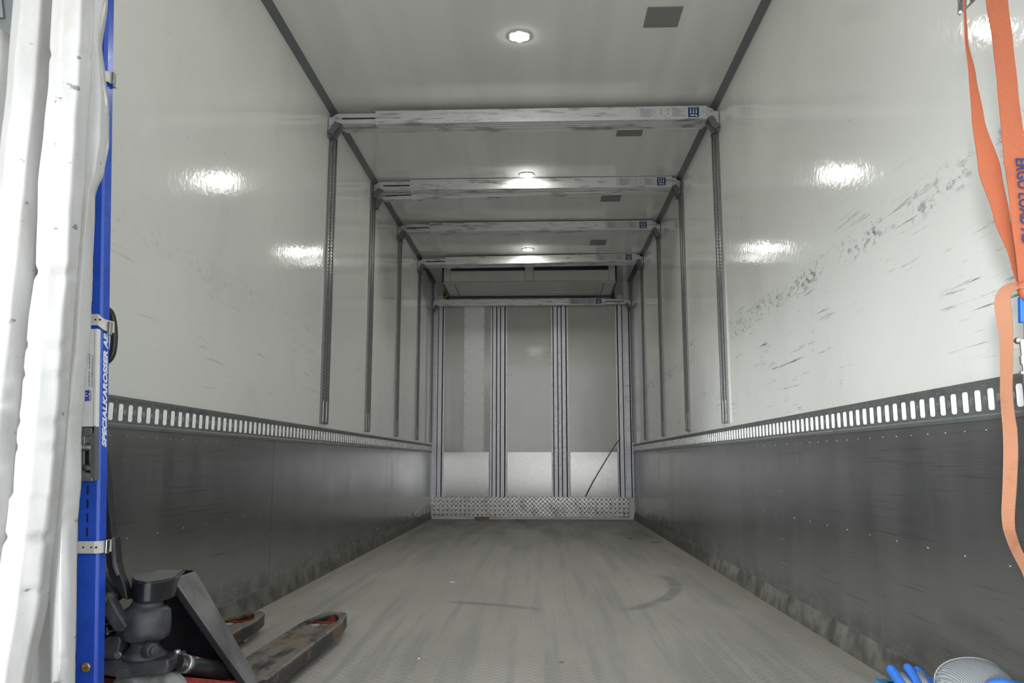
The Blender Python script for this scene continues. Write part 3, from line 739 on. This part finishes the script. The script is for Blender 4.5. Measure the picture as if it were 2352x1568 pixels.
fold([(-500, 190, 268), (0, 196, 247), (100, 190, 233), (165, 190, 240), (240, 188, 248), (330, 186, 247), (400, 183, 236), (455, 180, 216), (600, 160, 212), (760, 150, 207), (900, 140, 194), (1000, 132, 186), (1100, 128, 187), (1200, 122, 179), (1300, 119, 177), (1568, 119, 173), (1900, 112, 170)], 1.78, .035, 1.3, 5, .6, 9, .5)
fold([(-500, -10, 100), (0, -20, 60), (400, -60, 40), (900, -120, 30), (1300, -160, 40), (1568, -160, 70), (1900, -160, 90)], 1.80, .05, .4, 6, .3, 12, .5)
fold([(-500, 60, 180), (0, 60, 160), (600, 40, 130), (1000, 30, 130), (1300, 20, 122), (1568, 10, 122), (1900, 0, 118)], 1.84, .03, .1, 6, .3, 14, .4)
# grey bracket at the top left
q0, q1, q2, q3 = at(-30, -160, 1.70), at(42, -160, 1.70), at(27, 86, 1.70), at(-2, 62, 1.70)
q4 = at(-30, 20, 1.70)
o = MB().prism([q0, q1, q2, q3, q4], (0, .01, 0)).build('bracket_plate', M['trim'], bevel=.0015); tag(o, 'grey metal plate with a cut corner behind the tarpaulin at the top left', 'bracket')
MB().prism([q0+Vector((.0, -.006, 0)), q0+Vector((.022, -.006, 0)), q3+Vector((.012, -.006, .02)), q3+Vector((-.01, -.006, .02))], (0, .006, 0)).build('fold_edge', M['galv'], o)

# ------------------------------------------------------------------ pallet truck
pj = thing('pallet_truck', 'worn black and rusty hand pallet truck parked with its forks pointing into the body', 'pallet truck', (-.925, 2.27, 0), R(-1.0))
def fork(vc, lb=None):
    mb = MB(); L = 1.165; ws = .080; h0, h1 = .030, .080
    st = []
    for i in range(61):
        u = .02+(L-.02)*i/60
        w = ws
        if u > .93: w = ws-(.034)*((u-.93)/(L-.93))**1.4
        if u > L-.035: w *= math.sqrt(max(.0, 1-((u-(L-.035))/.036)**2))*.45+.55
        if u < .14: w = ws*(.70+.30*u/.14)
        h = 0
        if .865 < u < 1.115:
            f = (u-.865)/.25; h = (w-.020)*min(1, math.sin(math.pi*min(1, max(0, f)))**.45)
        st.append((u, w, h))
    vs = []
    for u, w, h in st:
        zt = h1-.003*(abs(u-.6)/.6)**3
        b = zt-.048
        vs += [(-w, u, b), (-w, u, zt-.004), (-w+.006, u, zt), (-h, u, zt), (h, u, zt), (w-.006, u, zt), (w, u, zt-.004), (w, u, b), (-h-.0, u, zt-.012), (h, u, zt-.012), (-w+.007, u, b), (w-.007, u, b)]
    vs = [(vc+x, y, z) for x, y, z in vs]; K = 12; fs = []
    for i in range(60):
        a, b = i*K, (i+1)*K
        fs += [(a+0, b+0, b+1, a+1), (a+1, b+1, b+2, a+2), (a+2, b+2, b+3, a+3), (a+4, b+4, b+5, a+5), (a+5, b+5, b+6, a+6), (a+6, b+6, b+7, a+7), (a+10, b+10, b+0, a+0), (a+7, b+7, b+11, a+11)]
        if st[i][2] > 0 or st[i+1][2] > 0: fs += [(a+3, b+3, b+8, a+8), (a+9, b+9, b+4, a+4)]
        else: fs += [(a+3, b+3, b+4, a+4)]
        fs += [(a+8, b+8, b+10, a+10), (a+11, b+11, b+9, a+9)]
    e_ = 60*K; fs += [(e_, e_+1, e_+2, e_+3, e_+4, e_+5, e_+6, e_+7, e_+11, e_+9, e_+8, e_+10)]
    mb.add(vs, fs, False); f = mb.build('fork', M['fork'], pj, fix=True)
    for w_ in (-.028, .028): MB().tube([(vc+w_-.022, .945, .036), (vc+w_+.022, .945, .036)], .036, 20).build('load_roller', M['wheel'], f)
    mb = MB(); mb.box((vc-.056, .87, .030), (vc-.050, 1.03, .060)); mb.box((vc+.050, .87, .030), (vc+.056, 1.03, .060)); mb.bar((vc, .15, .05), (vc, .9, .045), .02, .016); mb.box((vc-.05, 1.03, .042), (vc+.05, 1.045, .062)); mb.box((vc-.06, 1.115, .036), (vc+.05, 1.125, .070))
    mb.build('roller_frame', M['red'], f)
fork(.170); fork(-.170)
# A-shaped frame box open towards the handle
JO = Vector(pj.location); JY = 2.13
def jl(x, y, Y=JY): return at(x, y, Y)-JO
def jz(x, y, z):
    d = FW + RT*((x-1176)/F_PX) - UP*((y-784)/F_PX); return CAM + d*((z-CAM.z)/d.z) - JO
def plate(name, pts, y0, y1, mat, parent=None, bev=.003):
    P_ = [jl(x, y) for x, y in pts]; P_ = [Vector((p.x, y0, p.z)) for p in P_]
    return MB().prism(P_, (0, y1-y0, 0)).build(name, mat, parent or pj, bevel=bev)
TH = .385; tl, tr, bw = -.008, .046, .232; a0, a1, b0, b1 = -.075, .062, .030, .105
MB().prism([(tl, a1-.006, TH), (tr, a1-.006, TH), (bw, b1-.006, .07), (-bw, b1-.006, .07)], (0, .006, 0)).build('frame_back', M['gloss_blk'], pj)
for s, t_ in ((-1, tl), (1, tr)):
    mb = MB(); mb.hexa([(s*bw, b0, .07), (s*(bw+.010), b0, .07), (s*(bw+.010), b1, .07), (s*bw, b1, .07), (t_, a0, TH-.004), (t_+s*.010, a0, TH-.004), (t_+s*.010, a1, TH-.004), (t_, a1, TH-.004)])
    sd = mb.build('frame_side', M['dusty'], pj, bevel=.002)
    mb = MB(); mb.bar((t_+s*.002, a0-.002, TH-.010), (s*(bw+.002), b0-.002, .07), .014, .008, (0, 1, 0)); mb.build('chipped_edge', M['chip'], sd)
MB().box((-.255, .035, .045), (.255, .12, .078)).build('cross_member', M['chip'], pj)
MB().prism([(-.20, .02, .05), (.235, .02, .05), (.20, .02, .10), (-.20, .02, .10)], (0, .010, 0)).build('lower_web', M['red'], pj)
# cap over the pump
o_r = [jz(x, y, TH) for x, y in ((366, 1311), (426, 1311), (408, 1326), (385, 1333), (362, 1337), (343, 1339), (326, 1339), (313, 1336), (305, 1331), (304, 1326), (313, 1322), (340, 1319))]
o_ = []
for i in range(12):
    p0_, p1_, p2_, p3_ = [o_r[(i+k-1) % 12] for k in range(4)]
    if i in (0, 1, 11, 10): o_ += [p1_]; continue
    for k in range(5):
        f = k/5; o_.append(.5*((2*p1_)+(p2_-p0_)*f+(2*p0_-5*p1_+4*p2_-p3_)*f*f+(3*p1_-p0_-3*p2_+p3_)*f**3))
mb = MB(); mb.prism([(p.x, p.y, TH-.050) for p in o_], (0, 0, .054)); cap = mb.build('pump_cap', M['gloss_blk'], pj, bevel=.006)
cx_ = sum(p.x for p in o_)/len(o_); cy_ = sum(p.y for p in o_)/len(o_)
MB().prism([(cx_+(p.x-cx_)*.93, cy_+(p.y-cy_)*.93, TH+.0038) for p in o_], (0, 0, .0012)).build('cap_top', M['dusty'], cap)
# pump
pcw = jl(338, 1430); pc = (pcw.x, -.14, 0)
mb = MB(); mb.lathe(pc, [(.026, .345), (.026, .338), (.036, .336), (.038, .328), (.038, .322), (.050, .318), (.0575, .310), (.060, .290), (.0605, .262), (.058, .246), (.048, .240), (.036, .236), (.034, .226), (.046, .212), (.056, .203), (.056, .196)], 40)
pump = mb.build('pump_body', M['castblk'], pj)
mb = MB(); mb.tube([(pc[0]+.030, pc[1]-.045, .224), (pc[0]+.052, pc[1]-.058, .224)], [.020, .017], 16); mb.tube([(pc[0]+.050, pc[1]-.056, .224), (pc[0]+.060, pc[1]-.062, .224)], .013, 6); mb.build('valve_cap', M['castblk'], pump, bevel=.002)
plate('valve_block', [(248, 1508), (248, 1478), (253, 1464), (263, 1456), (295, 1454), (297, 1462), (293, 1480), (287, 1510)], -.175, -.125, M['castblk'], pump, .005)
p = jl(291, 1496); MB().tube([(p.x, -.182, p.z), (p.x, -.172, p.z)], .009, 14).build('bolt', M['steel'], pump)
plate('steering_plate', [(238, 1512), (300, 1504), (340, 1510), (408, 1503), (410, 1520), (402, 1538), (340, 1545), (312, 1549), (238, 1538)], -.185, -.08, M['castblk'], pj, .006)
p = jl(304, 1535); MB().tube([(p.x, -.192, p.z), (p.x, -.18, p.z)], .014, 18).build('pivot', M['castblk'], pj)
p = jl(402, 1498); MB().tube([(p.x, -.12, p.z-.010), (p.x, -.12, p.z+.003)], .008, 6).build('bolt', M['steel'], pj)
p = jl(412, 1520); q = jl(520, 1545, 2.30)
MB().tube([p, p+(q-p)*.3, q], [.018, .024, .026], 18).build('push_rod', M['chip'], pj)
MB().tube([p+(q-p)*.10, p+(q-p)*.20], .0235, 18).build('collar', M['steel'], pj)
p = jl(425, 1568); q = jl(560, 1580, 2.35); MB().bar(p, q, .05, .030).build('red_link', M['red'], pj)
for xw, yw in ((310, 1), (385, 1)):
    p = jl(xw, 1541); w_ = .018; cz_ = .080; mb = MB()
    ang = R(62)   # wheels stand turned across the truck
    dx, dy = math.cos(ang)*.026, math.sin(ang)*.026
    c_ = Vector((p.x, -.135, cz_)); d_ = Vector((dx, dy, 0))
    mb.tube([c_-d_, c_-d_*.7, c_+d_*.7, c_+d_], [.070, .080, .080, .070], 36); wh = mb.build('steer_wheel', M['wheel'], pj)
    MB().tube([c_-d_*1.08, c_+d_*1.08], .038, 24).build('hub', M['steel'], wh)
# piston with spring
p = jl(248, 1430); px, py = p.x, -.14
mb = MB(); mb.cyl((px, py, .20), (px, py, .305), .021); mb.cyl((px, py, .300), (px, py, .345), .012); mb.build('piston', M['gloss_blk'], pj)
MB().cyl((px, py, .306), (px, py, .328), .019).build('piston_head', M['chrome'], pj)
mb = MB(); pts = []
for k in range(6*16+1): a = 2*math.pi*k/16; pts.append((px+.030*math.cos(a), py+.030*math.sin(a), .205+.020*k/16))
mb.tube(pts, .0032, 8); mb.build('spring', M['castblk'], pj)
# yoke, lever and handle
plate('yoke', [(228, 1030), (241.5, 1030), (252, 1100), (258, 1170), (265, 1232), (271, 1232), (275, 1290), (283, 1318), (294, 1345), (300, 1376), (286, 1372), (268, 1345), (256, 1320), (250, 1295), (248, 1262), (238, 1240), (226, 1240)], -.150, -.122, M['rubber'], pj, .003)
plate('yoke_rib', [(262, 1240), (266, 1232), (270, 1232), (274, 1290), (282, 1318), (277, 1322), (268, 1300)], -.158, -.150, M['dusty'], pj, .002)
plate('yoke_base', [(222, 1312), (248, 1322), (262, 1345), (280, 1368), (262, 1384), (222, 1386)], -.160, -.105, M['rubber'], pj, .004)
plate('pump_lever', [(257, 1372), (262, 1358), (270, 1353), (279, 1355), (286, 1364), (300, 1388), (324, 1426), (312, 1440), (296, 1440), (278, 1414), (266, 1392)], -.205, -.172, M['castblk'], pj, .006)
p = jl(269, 1369); MB().tube([(p.x, -.212, p.z), (p.x, -.17, p.z)], .012, 18).build('lever_pin', M['castblk'], pj)
MB().tube([jl(238, 1230, 2.15), jl(214, 850, 2.16)], .014, 16).build('handle_tube', M['rubber'], pj)
mb = MB()
pxs = [(236, 833), (246, 829), (255, 820), (260, 806), (263, 780), (262, 750), (258, 725), (252, 714), (242, 709), (232, 709), (205, 712), (188, 735), (184, 800), (198, 830), (236, 833)]
for _ in range(2): pxs = [q_ for p_, n_ in zip(pxs, pxs[1:]+pxs[1:2]) for q_ in ((p_[0]*.75+n_[0]*.25, p_[1]*.75+n_[1]*.25), (p_[0]*.25+n_[0]*.75, p_[1]*.25+n_[1]*.75))]
mb.tube([jl(a, b, 2.17) for a, b in pxs], .0095, 14); mb.build('grip_loop', M['rubber'], pj)

# ------------------------------------------------------------------ orange ratchet strap on the right
st = thing('ratchet_strap', 'orange ratchet strap with printed lettering hanging at the right rear of the body', 'strap', (1.12, 1.7, 0))
SO = Vector(st.location)
def rib(rows, Y, mat, name, th=.0022, dy=None):
    pts = []; sd = []
    N = 60; ys = [rows[0][0]+(rows[-1][0]-rows[0][0])*i/N for i in range(N+1)]
    for i, y in enumerate(ys):
        xl, xr = interp(rows, y); YY = Y+(dy(y) if dy else 0); a, b = at(xl, y, YY), at(xr, y, YY)
        pts.append((a+b)/2-SO); sd.append((b-a)/2+Vector((0, .004, 0)))
    return MB().ribbon(pts, sd, th).build(name, mat, st)
wa = rib([(-520, 2225, 2280), (0, 2262, 2317), (100, 2278, 2329), (190, 2288, 2339), (340, 2301, 2356), (480, 2318, 2374), (640, 2336, 2394), (680, 2345, 2398)], 1.70, M['orange'], 'webbing')
rib([(-300, 2206, 2214), (0, 2211, 2219), (90, 2214, 2224), (170, 2223, 2243), (270, 2230, 2262), (390, 2245, 2302), (500, 2280, 2322), (600, 2318, 2345), (665, 2336, 2362)], 1.715, M['orange'], 'return_webbing')
rib([(700, 2348, 2392), (1000, 2353, 2396)], 1.70, M['orange'], 'lower_webbing')
a, b, c_, d_ = at(2344, 680, 1.695), at(2400, 680, 1.695), at(2404, 740, 1.695), at(2345, 740, 1.695)
MB().prism([p-SO for p in (a, b, c_, d_)], (0, .012, 0)).build('blue_sleeve', M['bluesleeve'], st, bevel=.002)
# loop and loose tail
rows = [((2400, 652), 9), ((2352, 654), 10), ((2330, 655), 9), ((2312, 665), 9), ((2303, 680), 9.5), ((2302, 700), 11), ((2306, 730), 10.5), ((2311, 765), 8), ((2312, 850), 6), ((2311, 900), 6), ((2315, 950), 6.5), ((2320, 985), 8), ((2322, 1040), 8.5), ((2319, 1120), 7.5), ((2315, 1180), 6.5), ((2317, 1215), 5), ((2330, 1255), 4), ((2345, 1285), 4), ((2365, 1320), 5), ((2385, 1400), 6)]
pts = []; sd = []
for i in range(len(rows)-1):
    for k in range(6):
        f = k/6; (xa, ya), wa_ = rows[i]; (xb, yb), wb_ = rows[i+1]
        pts.append((xa+(xb-xa)*f, ya+(yb-ya)*f, wa_+(wb_-wa_)*f))
for _ in range(3):
    pts = [pts[0]]+[tuple((pts[i-1][j]+pts[i][j]*2+pts[i+1][j])/4 for j in range(3)) for i in range(1, len(pts)-1)]+[pts[-1]]
W_ = [at(x, y, 1.69)-SO for x, y, w in pts]
for i, (x, y, w) in enumerate(pts):
    t_ = (W_[min(i+1, len(W_)-1)]-W_[max(i-1, 0)]).normalized(); n_ = Vector((0, 1, 0)).cross(t_).normalized(); sd.append(n_*w*1.7/1862+Vector((0, .012, 0)))
MB().ribbon(W_, sd, .0022).build('loose_tail', M['orange_old'], st)
kn = MB(); k0 = at(2344, 668, 1.69)-SO; kn.tube([k0+Vector((-.004, .004, .014)), k0+Vector((.004, -.004, .004)), k0+Vector((.008, 0, -.008)), k0+Vector((.016, .004, -.022))], [.006, .012, .011, .004], 12, sy=.7); kn.tube([k0+Vector((-.006, -.004, .010)), k0+Vector((.010, -.010, .008)), k0+Vector((.034, -.006, .012))], [.006, .010, .010], 12, sy=.7); kn.build('knot', M['orange'], st)
# printed words along the webbing, reading downwards
me = text_mesh('ERGO LOAD AB', .034, .0006, 0, .0002); wth = max(v.co.x for v in me.vertices)-min(v.co.x for v in me.vertices)
p0, p1 = at(2337, 366, 1.697), at(2352, 556, 1.697); L_ = (p1-p0).length*1.02
for v in me.vertices: v.co.x *= L_/wth
lettering(me, M['navy'], (p0+p1)/2-SO+Vector((.0045, -.004, 0)), (p1-p0), (1, 0, .1), wa)
# steel hook end and top buckle
mb = MB(); h0 = at(2346, 782, 1.69)-SO; h1 = at(2350, 862, 1.69)-SO
mb.tube([h0+Vector((-.010, 0, 0)), h0+Vector((.03, 0, 0))], .0045, 14); mb.sphere(h0+Vector((-.008, 0, 0)), .0075, 12); mb.tube([h1+Vector((-.006, 0, .005)), h1+Vector((.03, 0, .005))], .005, 14)
mb.bar(h0+Vector((.0, -.002, 0)), h1+Vector((.004, -.002, -.02)), .006, .010, (1, 0, 0)); mb.box(h0+Vector((-.006, -.004, -.050)), h0+Vector((.012, .004, -.032))); mb.build('hook', M['chrome'], st, bevel=.001)
bk = thing('strap_buckle', 'steel ratchet buckle at the top edge above the thin orange webbing', 'buckle', tuple(at(2215, -20, 1.73)))
BO = Vector(bk.location)
mb = MB(); q = lambda x, y, Y=1.73: at(x, y, Y)-BO
mb.prism([q(2196, -40), q(2201, 8), q(2200, 30), q(2206, 35), q(2212, 28), q(2240, 2), q(2246, -40)], (0, .003, 0)); mb.build('cheek', M['galv'], bk, bevel=.001)
mb = MB(); mb.prism([q(2203, -38, 1.728), q(2205, 4, 1.728), q(2214, -8, 1.728), q(2214, -38, 1.728)], (0, .002, 0)); mb.prism([q(2220, 14, 1.728), q(2238, -4, 1.728), q(2243, -38, 1.728), q(2226, -38, 1.728)], (0, .002, 0)); mb.build('bright_edge', M['chrome'], bk)
mb = MB(); mb.tube([q(2206, 28, 1.727), q(2206, 28, 1.74)], .004, 12); mb.build('pin', M['steel'], bk)

# ------------------------------------------------------------------ crate and gloves at the bottom right
cr = thing('plastic_crate', 'blue plastic crate on the floor by the right wall holding the gloves', 'crate', (1.04, 1.76, 0))
zc = .19; x0, x1, y0, y1 = -.155, .155, -.22, .235; th = .010
mb = MB(); mb.box((x0, y0, 0), (x1, y1, .008))
for a, b in (((x0, y0), (x1, y0+th)), ((x0, y1-th), (x1, y1)), ((x0, y0+th), (x0+th, y1-th)), ((x1-th, y0+th), (x1, y1-th))): mb.box((a[0], a[1], 0), (b[0], b[1], zc))
mb.build('tub', M['crate'], cr, bevel=.002)
mb = MB()
for a, b in (((x0-.008, y0-.008), (x1+.008, y0+th)), ((x0-.008, y1-th), (x1+.008, y1+.008)), ((x0-.008, y0+th), (x0+th, y1-th)), ((x1-th, y0+th), (x1+.008, y1-th))): mb.box((a[0], a[1], zc-.010), (b[0], b[1], zc+.002))
mb.build('rim', M['crate'], cr, bevel=.002)
def glove(name_label, tips, palm_c, palm_r, thumb):
    t = thing('work_glove', name_label, 'glove', palm_c, 0, 'blue coated knit gloves'); O = Vector(palm_c)
    mb = MB()
    for (tip, mid, base, r) in tips:
        tip, mid, base = [Vector(p)-O for p in (tip, mid, base)]; P = []; Rr = []
        for k in range(15):
            f = k/14; p = tip*(1-f)**2+mid*2*f*(1-f)+base*f*f; P.append(p)
            Rr.append(r*(math.sqrt(max(.02, 1-(1-min(1, f/.16))**2)))*(.92+.14*f)*math.sqrt(max(.05, 1-max(0, (f-.86)/.14)**2)))
        mb.tube(P, Rr, 18)
    mb.sphere((0, 0, 0), 1, 28, palm_r)
    return t, mb.build('coated_hand', M['latex'], t), O
tipz = lambda x, y, Y: at(x, y, Y)
tA = []
for (tx, ty, bx_, by_) in ((2042, 1531, 2082, 1590), (2081, 1528, 2116, 1590), (2103, 1535, 2140, 1592), (2130, 1560, 2158, 1600)):
    tA.append((tipz(tx, ty, 1.985), tipz((tx+bx_)/2, (ty+by_)/2-6, 1.93), tipz(bx_, by_, 1.86), .0118))
g1, gh, O = glove('blue and grey work glove lying with its fingers up over the crate rim', tA, tuple(tipz(2125, 1625, 1.83)), (.048, .055, .018), None)
MB().tube([Vector(tipz(2075, 1600, 1.86))-O, Vector(tipz(2062, 1612, 1.82))-O, Vector(tipz(2085, 1630, 1.80))-O], [.009, .012, .014], 16).build('thumb', M['latex'], g1)
for (a, b, r) in (((2060, 1553, 1.955), (2084, 1592, 1.88), .0112), ((2102, 1550, 1.955), (2122, 1592, 1.88), .0104)):
    p, q_ = Vector(tipz(*a))-O, Vector(tipz(*b))-O; up_ = Vector((.003, -.009, .0095))
    MB().tube([p+up_*.55, p+(q_-p)*.2+up_, p+(q_-p)*.6+up_*1.1, q_+up_], [r*.25, r*.85, r, r], 16).build('knit_patch', M['knit'], g1)
mb = MB(); mb.tube([Vector(tipz(2140, 1650, 1.80))-O, Vector(tipz(2160, 1690, 1.74))-O], [.036, .040], 24, sy=.5); mb.build('cuff', M['knit'], g1)
# second glove: knit back and cuff arching up
c0 = tipz(2262, 1588, 1.74); t2 = thing('work_glove', 'grey ribbed knit back of the second glove at the bottom right corner', 'glove', tuple(c0), 0, 'blue coated knit gloves')
mb = MB(); n = 40; m_ = 14; vs = []
for j in range(m_+1):
    f = j/m_
    for k in range(n+1):
        a = math.pi*k/n; rr = 1+.012*math.sin(k*2.5)
        vs.append((-.072*math.cos(a)*rr*(1-.35*f*f), .055-.11*f, (.052*math.sin(a)**.8*(1-.92*f**2.2) if k not in (0, n) else 0)-.006*f))
fs = [(j*(n+1)+k, j*(n+1)+k+1, (j+1)*(n+1)+k+1, (j+1)*(n+1)+k) for j in range(m_) for k in range(n)]
mb.add(vs, fs, True); o = mb.build('knit_back', M['knit'], t2); so = o.modifiers.new('solid', 'SOLIDIFY'); so.thickness = .004
MB().tube([(-.072*math.cos(math.pi*k/n), .056, .052*math.sin(math.pi*k/n)**.8 if 0 < k < n else 0) for k in range(n+1)], .0022, 10).build('cuff_hem', M['knit'], t2)
mb = MB(); mb.sphere((.012, -.042, .018), .032, 20, (1.0, .8, .55)); 
for k, (dx, dy) in enumerate(((-.035, -.10), (-.012, -.115), (.012, -.115), (.036, -.10))): mb.tube([(dx*.8+.01, -.04, .012), (dx+.01, dy*.8, .010), (dx*1.1+.01, dy*1.1, -.004)], [.012, .012, .008], 14)
mb.tube([(.05, -.02, .01), (.085, -.05, .006), (.09, -.07, .004)], [.014, .012, .008], 14)
mb.build('coated_palm', M['latex'], t2)
# folded rag-like packing under the gloves keeps them at rim height
o = MB().box((x0+.02+1.04, 1.76+y0+.02, .009), (x1-.02+1.04, 1.76+y1-.02, .150)).build('cardboard_box', M['cardboard'], bevel=.004); tag(o, 'cardboard box inside the blue crate under the gloves', 'box')

# ------------------------------------------------------------------ small things on the floor and bulkhead
mb = MB(); P0, P1 = at(1425, 1005, YB-.03), at(1345, 1140, YB-.04)
C_ = [P0, at(1408, 1030, YB-.04), at(1385, 1068, YB-.045), at(1363, 1105, YB-.045), P1]
o = MB().ribbon([p for p in C_], [Vector((.010, 0, .007))]*5, .004).build('hanging_strap', M['darkstrap']); tag(o, 'thin grey strap slanting down across the right bulkhead panel', 'strap')
p = at(1104, 1196, 9.80); o = MB().box((p.x-.055, 9.77, 0), (p.x+.045, 9.86, .018)).build('cardboard_scrap', M['cardboard'], bevel=.002); tag(o, 'brown cardboard scrap lying on the floor before the tread plate', 'scrap')
o = MB().box((-.70, YB-.040, .001), (-.52, YB-.036, .026)).build('cardboard_strip', M['cardboard']); tag(o, 'thin cardboard strip tucked under the tread plate at the bulkhead', 'scrap')
def on_floor(x, y):
    d = FW + RT*((x-1176)/F_PX) - UP*((y-784)/F_PX); return CAM + d*(-CAM.z/d.z)
labs = [((962, 1513), .007, .004, M['white_pl'], 'white_chip', 'tiny white chip on the near floor right of the pallet truck'),
        ((1040, 1337), .030, .004, M['alu'], 'metal_sliver', 'small pale sliver on the middle of the floor'),
        ((1532, 1347), .020, .004, M['cardboard'], 'wood_splinter', 'small reddish splinter on the floor towards the right wall'),
        ((1447, 1237), .05, .005, M['black'], 'dark_splinter', 'dark splinter on the far floor, right of the middle'),
        ((1508, 1245), .10, .004, M['black'], 'rubber_strip', 'long thin dark strip on the floor by the far right corner'),
        ((1290, 1522), .016, .004, M['darkstrap'], 'grit_lump', 'small dark lump on the near floor at the centre bottom')]
for (px_, py_), ln, ht, mt, nm, lb in labs:
    p = on_floor(px_, py_); mb = MB(); w_ = min(.008, ln*.6)
    mb.hexa([(-ln/2, -w_/2, 0), (ln/2, -w_*.3, 0), (ln*.42, w_/2, 0), (-ln*.38, w_*.4, 0), (-ln*.4, -w_*.3, ht), (ln*.4, -w_*.1, ht*.7), (ln*.3, w_*.3, ht), (-ln*.3, w_*.3, ht)])
    o = mb.build(nm, mt); o.location = (p.x, p.y, 0); tag(o, lb, 'debris')
rnd = random.Random(3); mb = MB()
for k in range(150):
    f = rnd.random(); px_ = 610+rnd.gauss(45, 28); py_ = 1405+rnd.gauss(3, 8)-(px_-620)*.10; p = on_floor(px_, py_); s_ = rnd.uniform(.0012, .004)
    if p.x < -1.21: continue
    mb.hexa([(p.x-s_, p.y-s_*.5, 0), (p.x+s_, p.y-s_*.4, 0), (p.x+s_*.8, p.y+s_*.5, 0), (p.x-s_*.7, p.y+s_*.4, 0), (p.x-s_*.6, p.y-s_*.2, s_*.5), (p.x+s_*.6, p.y-s_*.2, s_*.4), (p.x+s_*.4, p.y+s_*.3, s_*.5), (p.x-s_*.5, p.y+s_*.2, s_*.5)])
o = mb.build('wood_chips', M['chips']); tag(o, 'scatter of fine wood chips on the floor beyond the left fork', 'debris', kind='stuff')
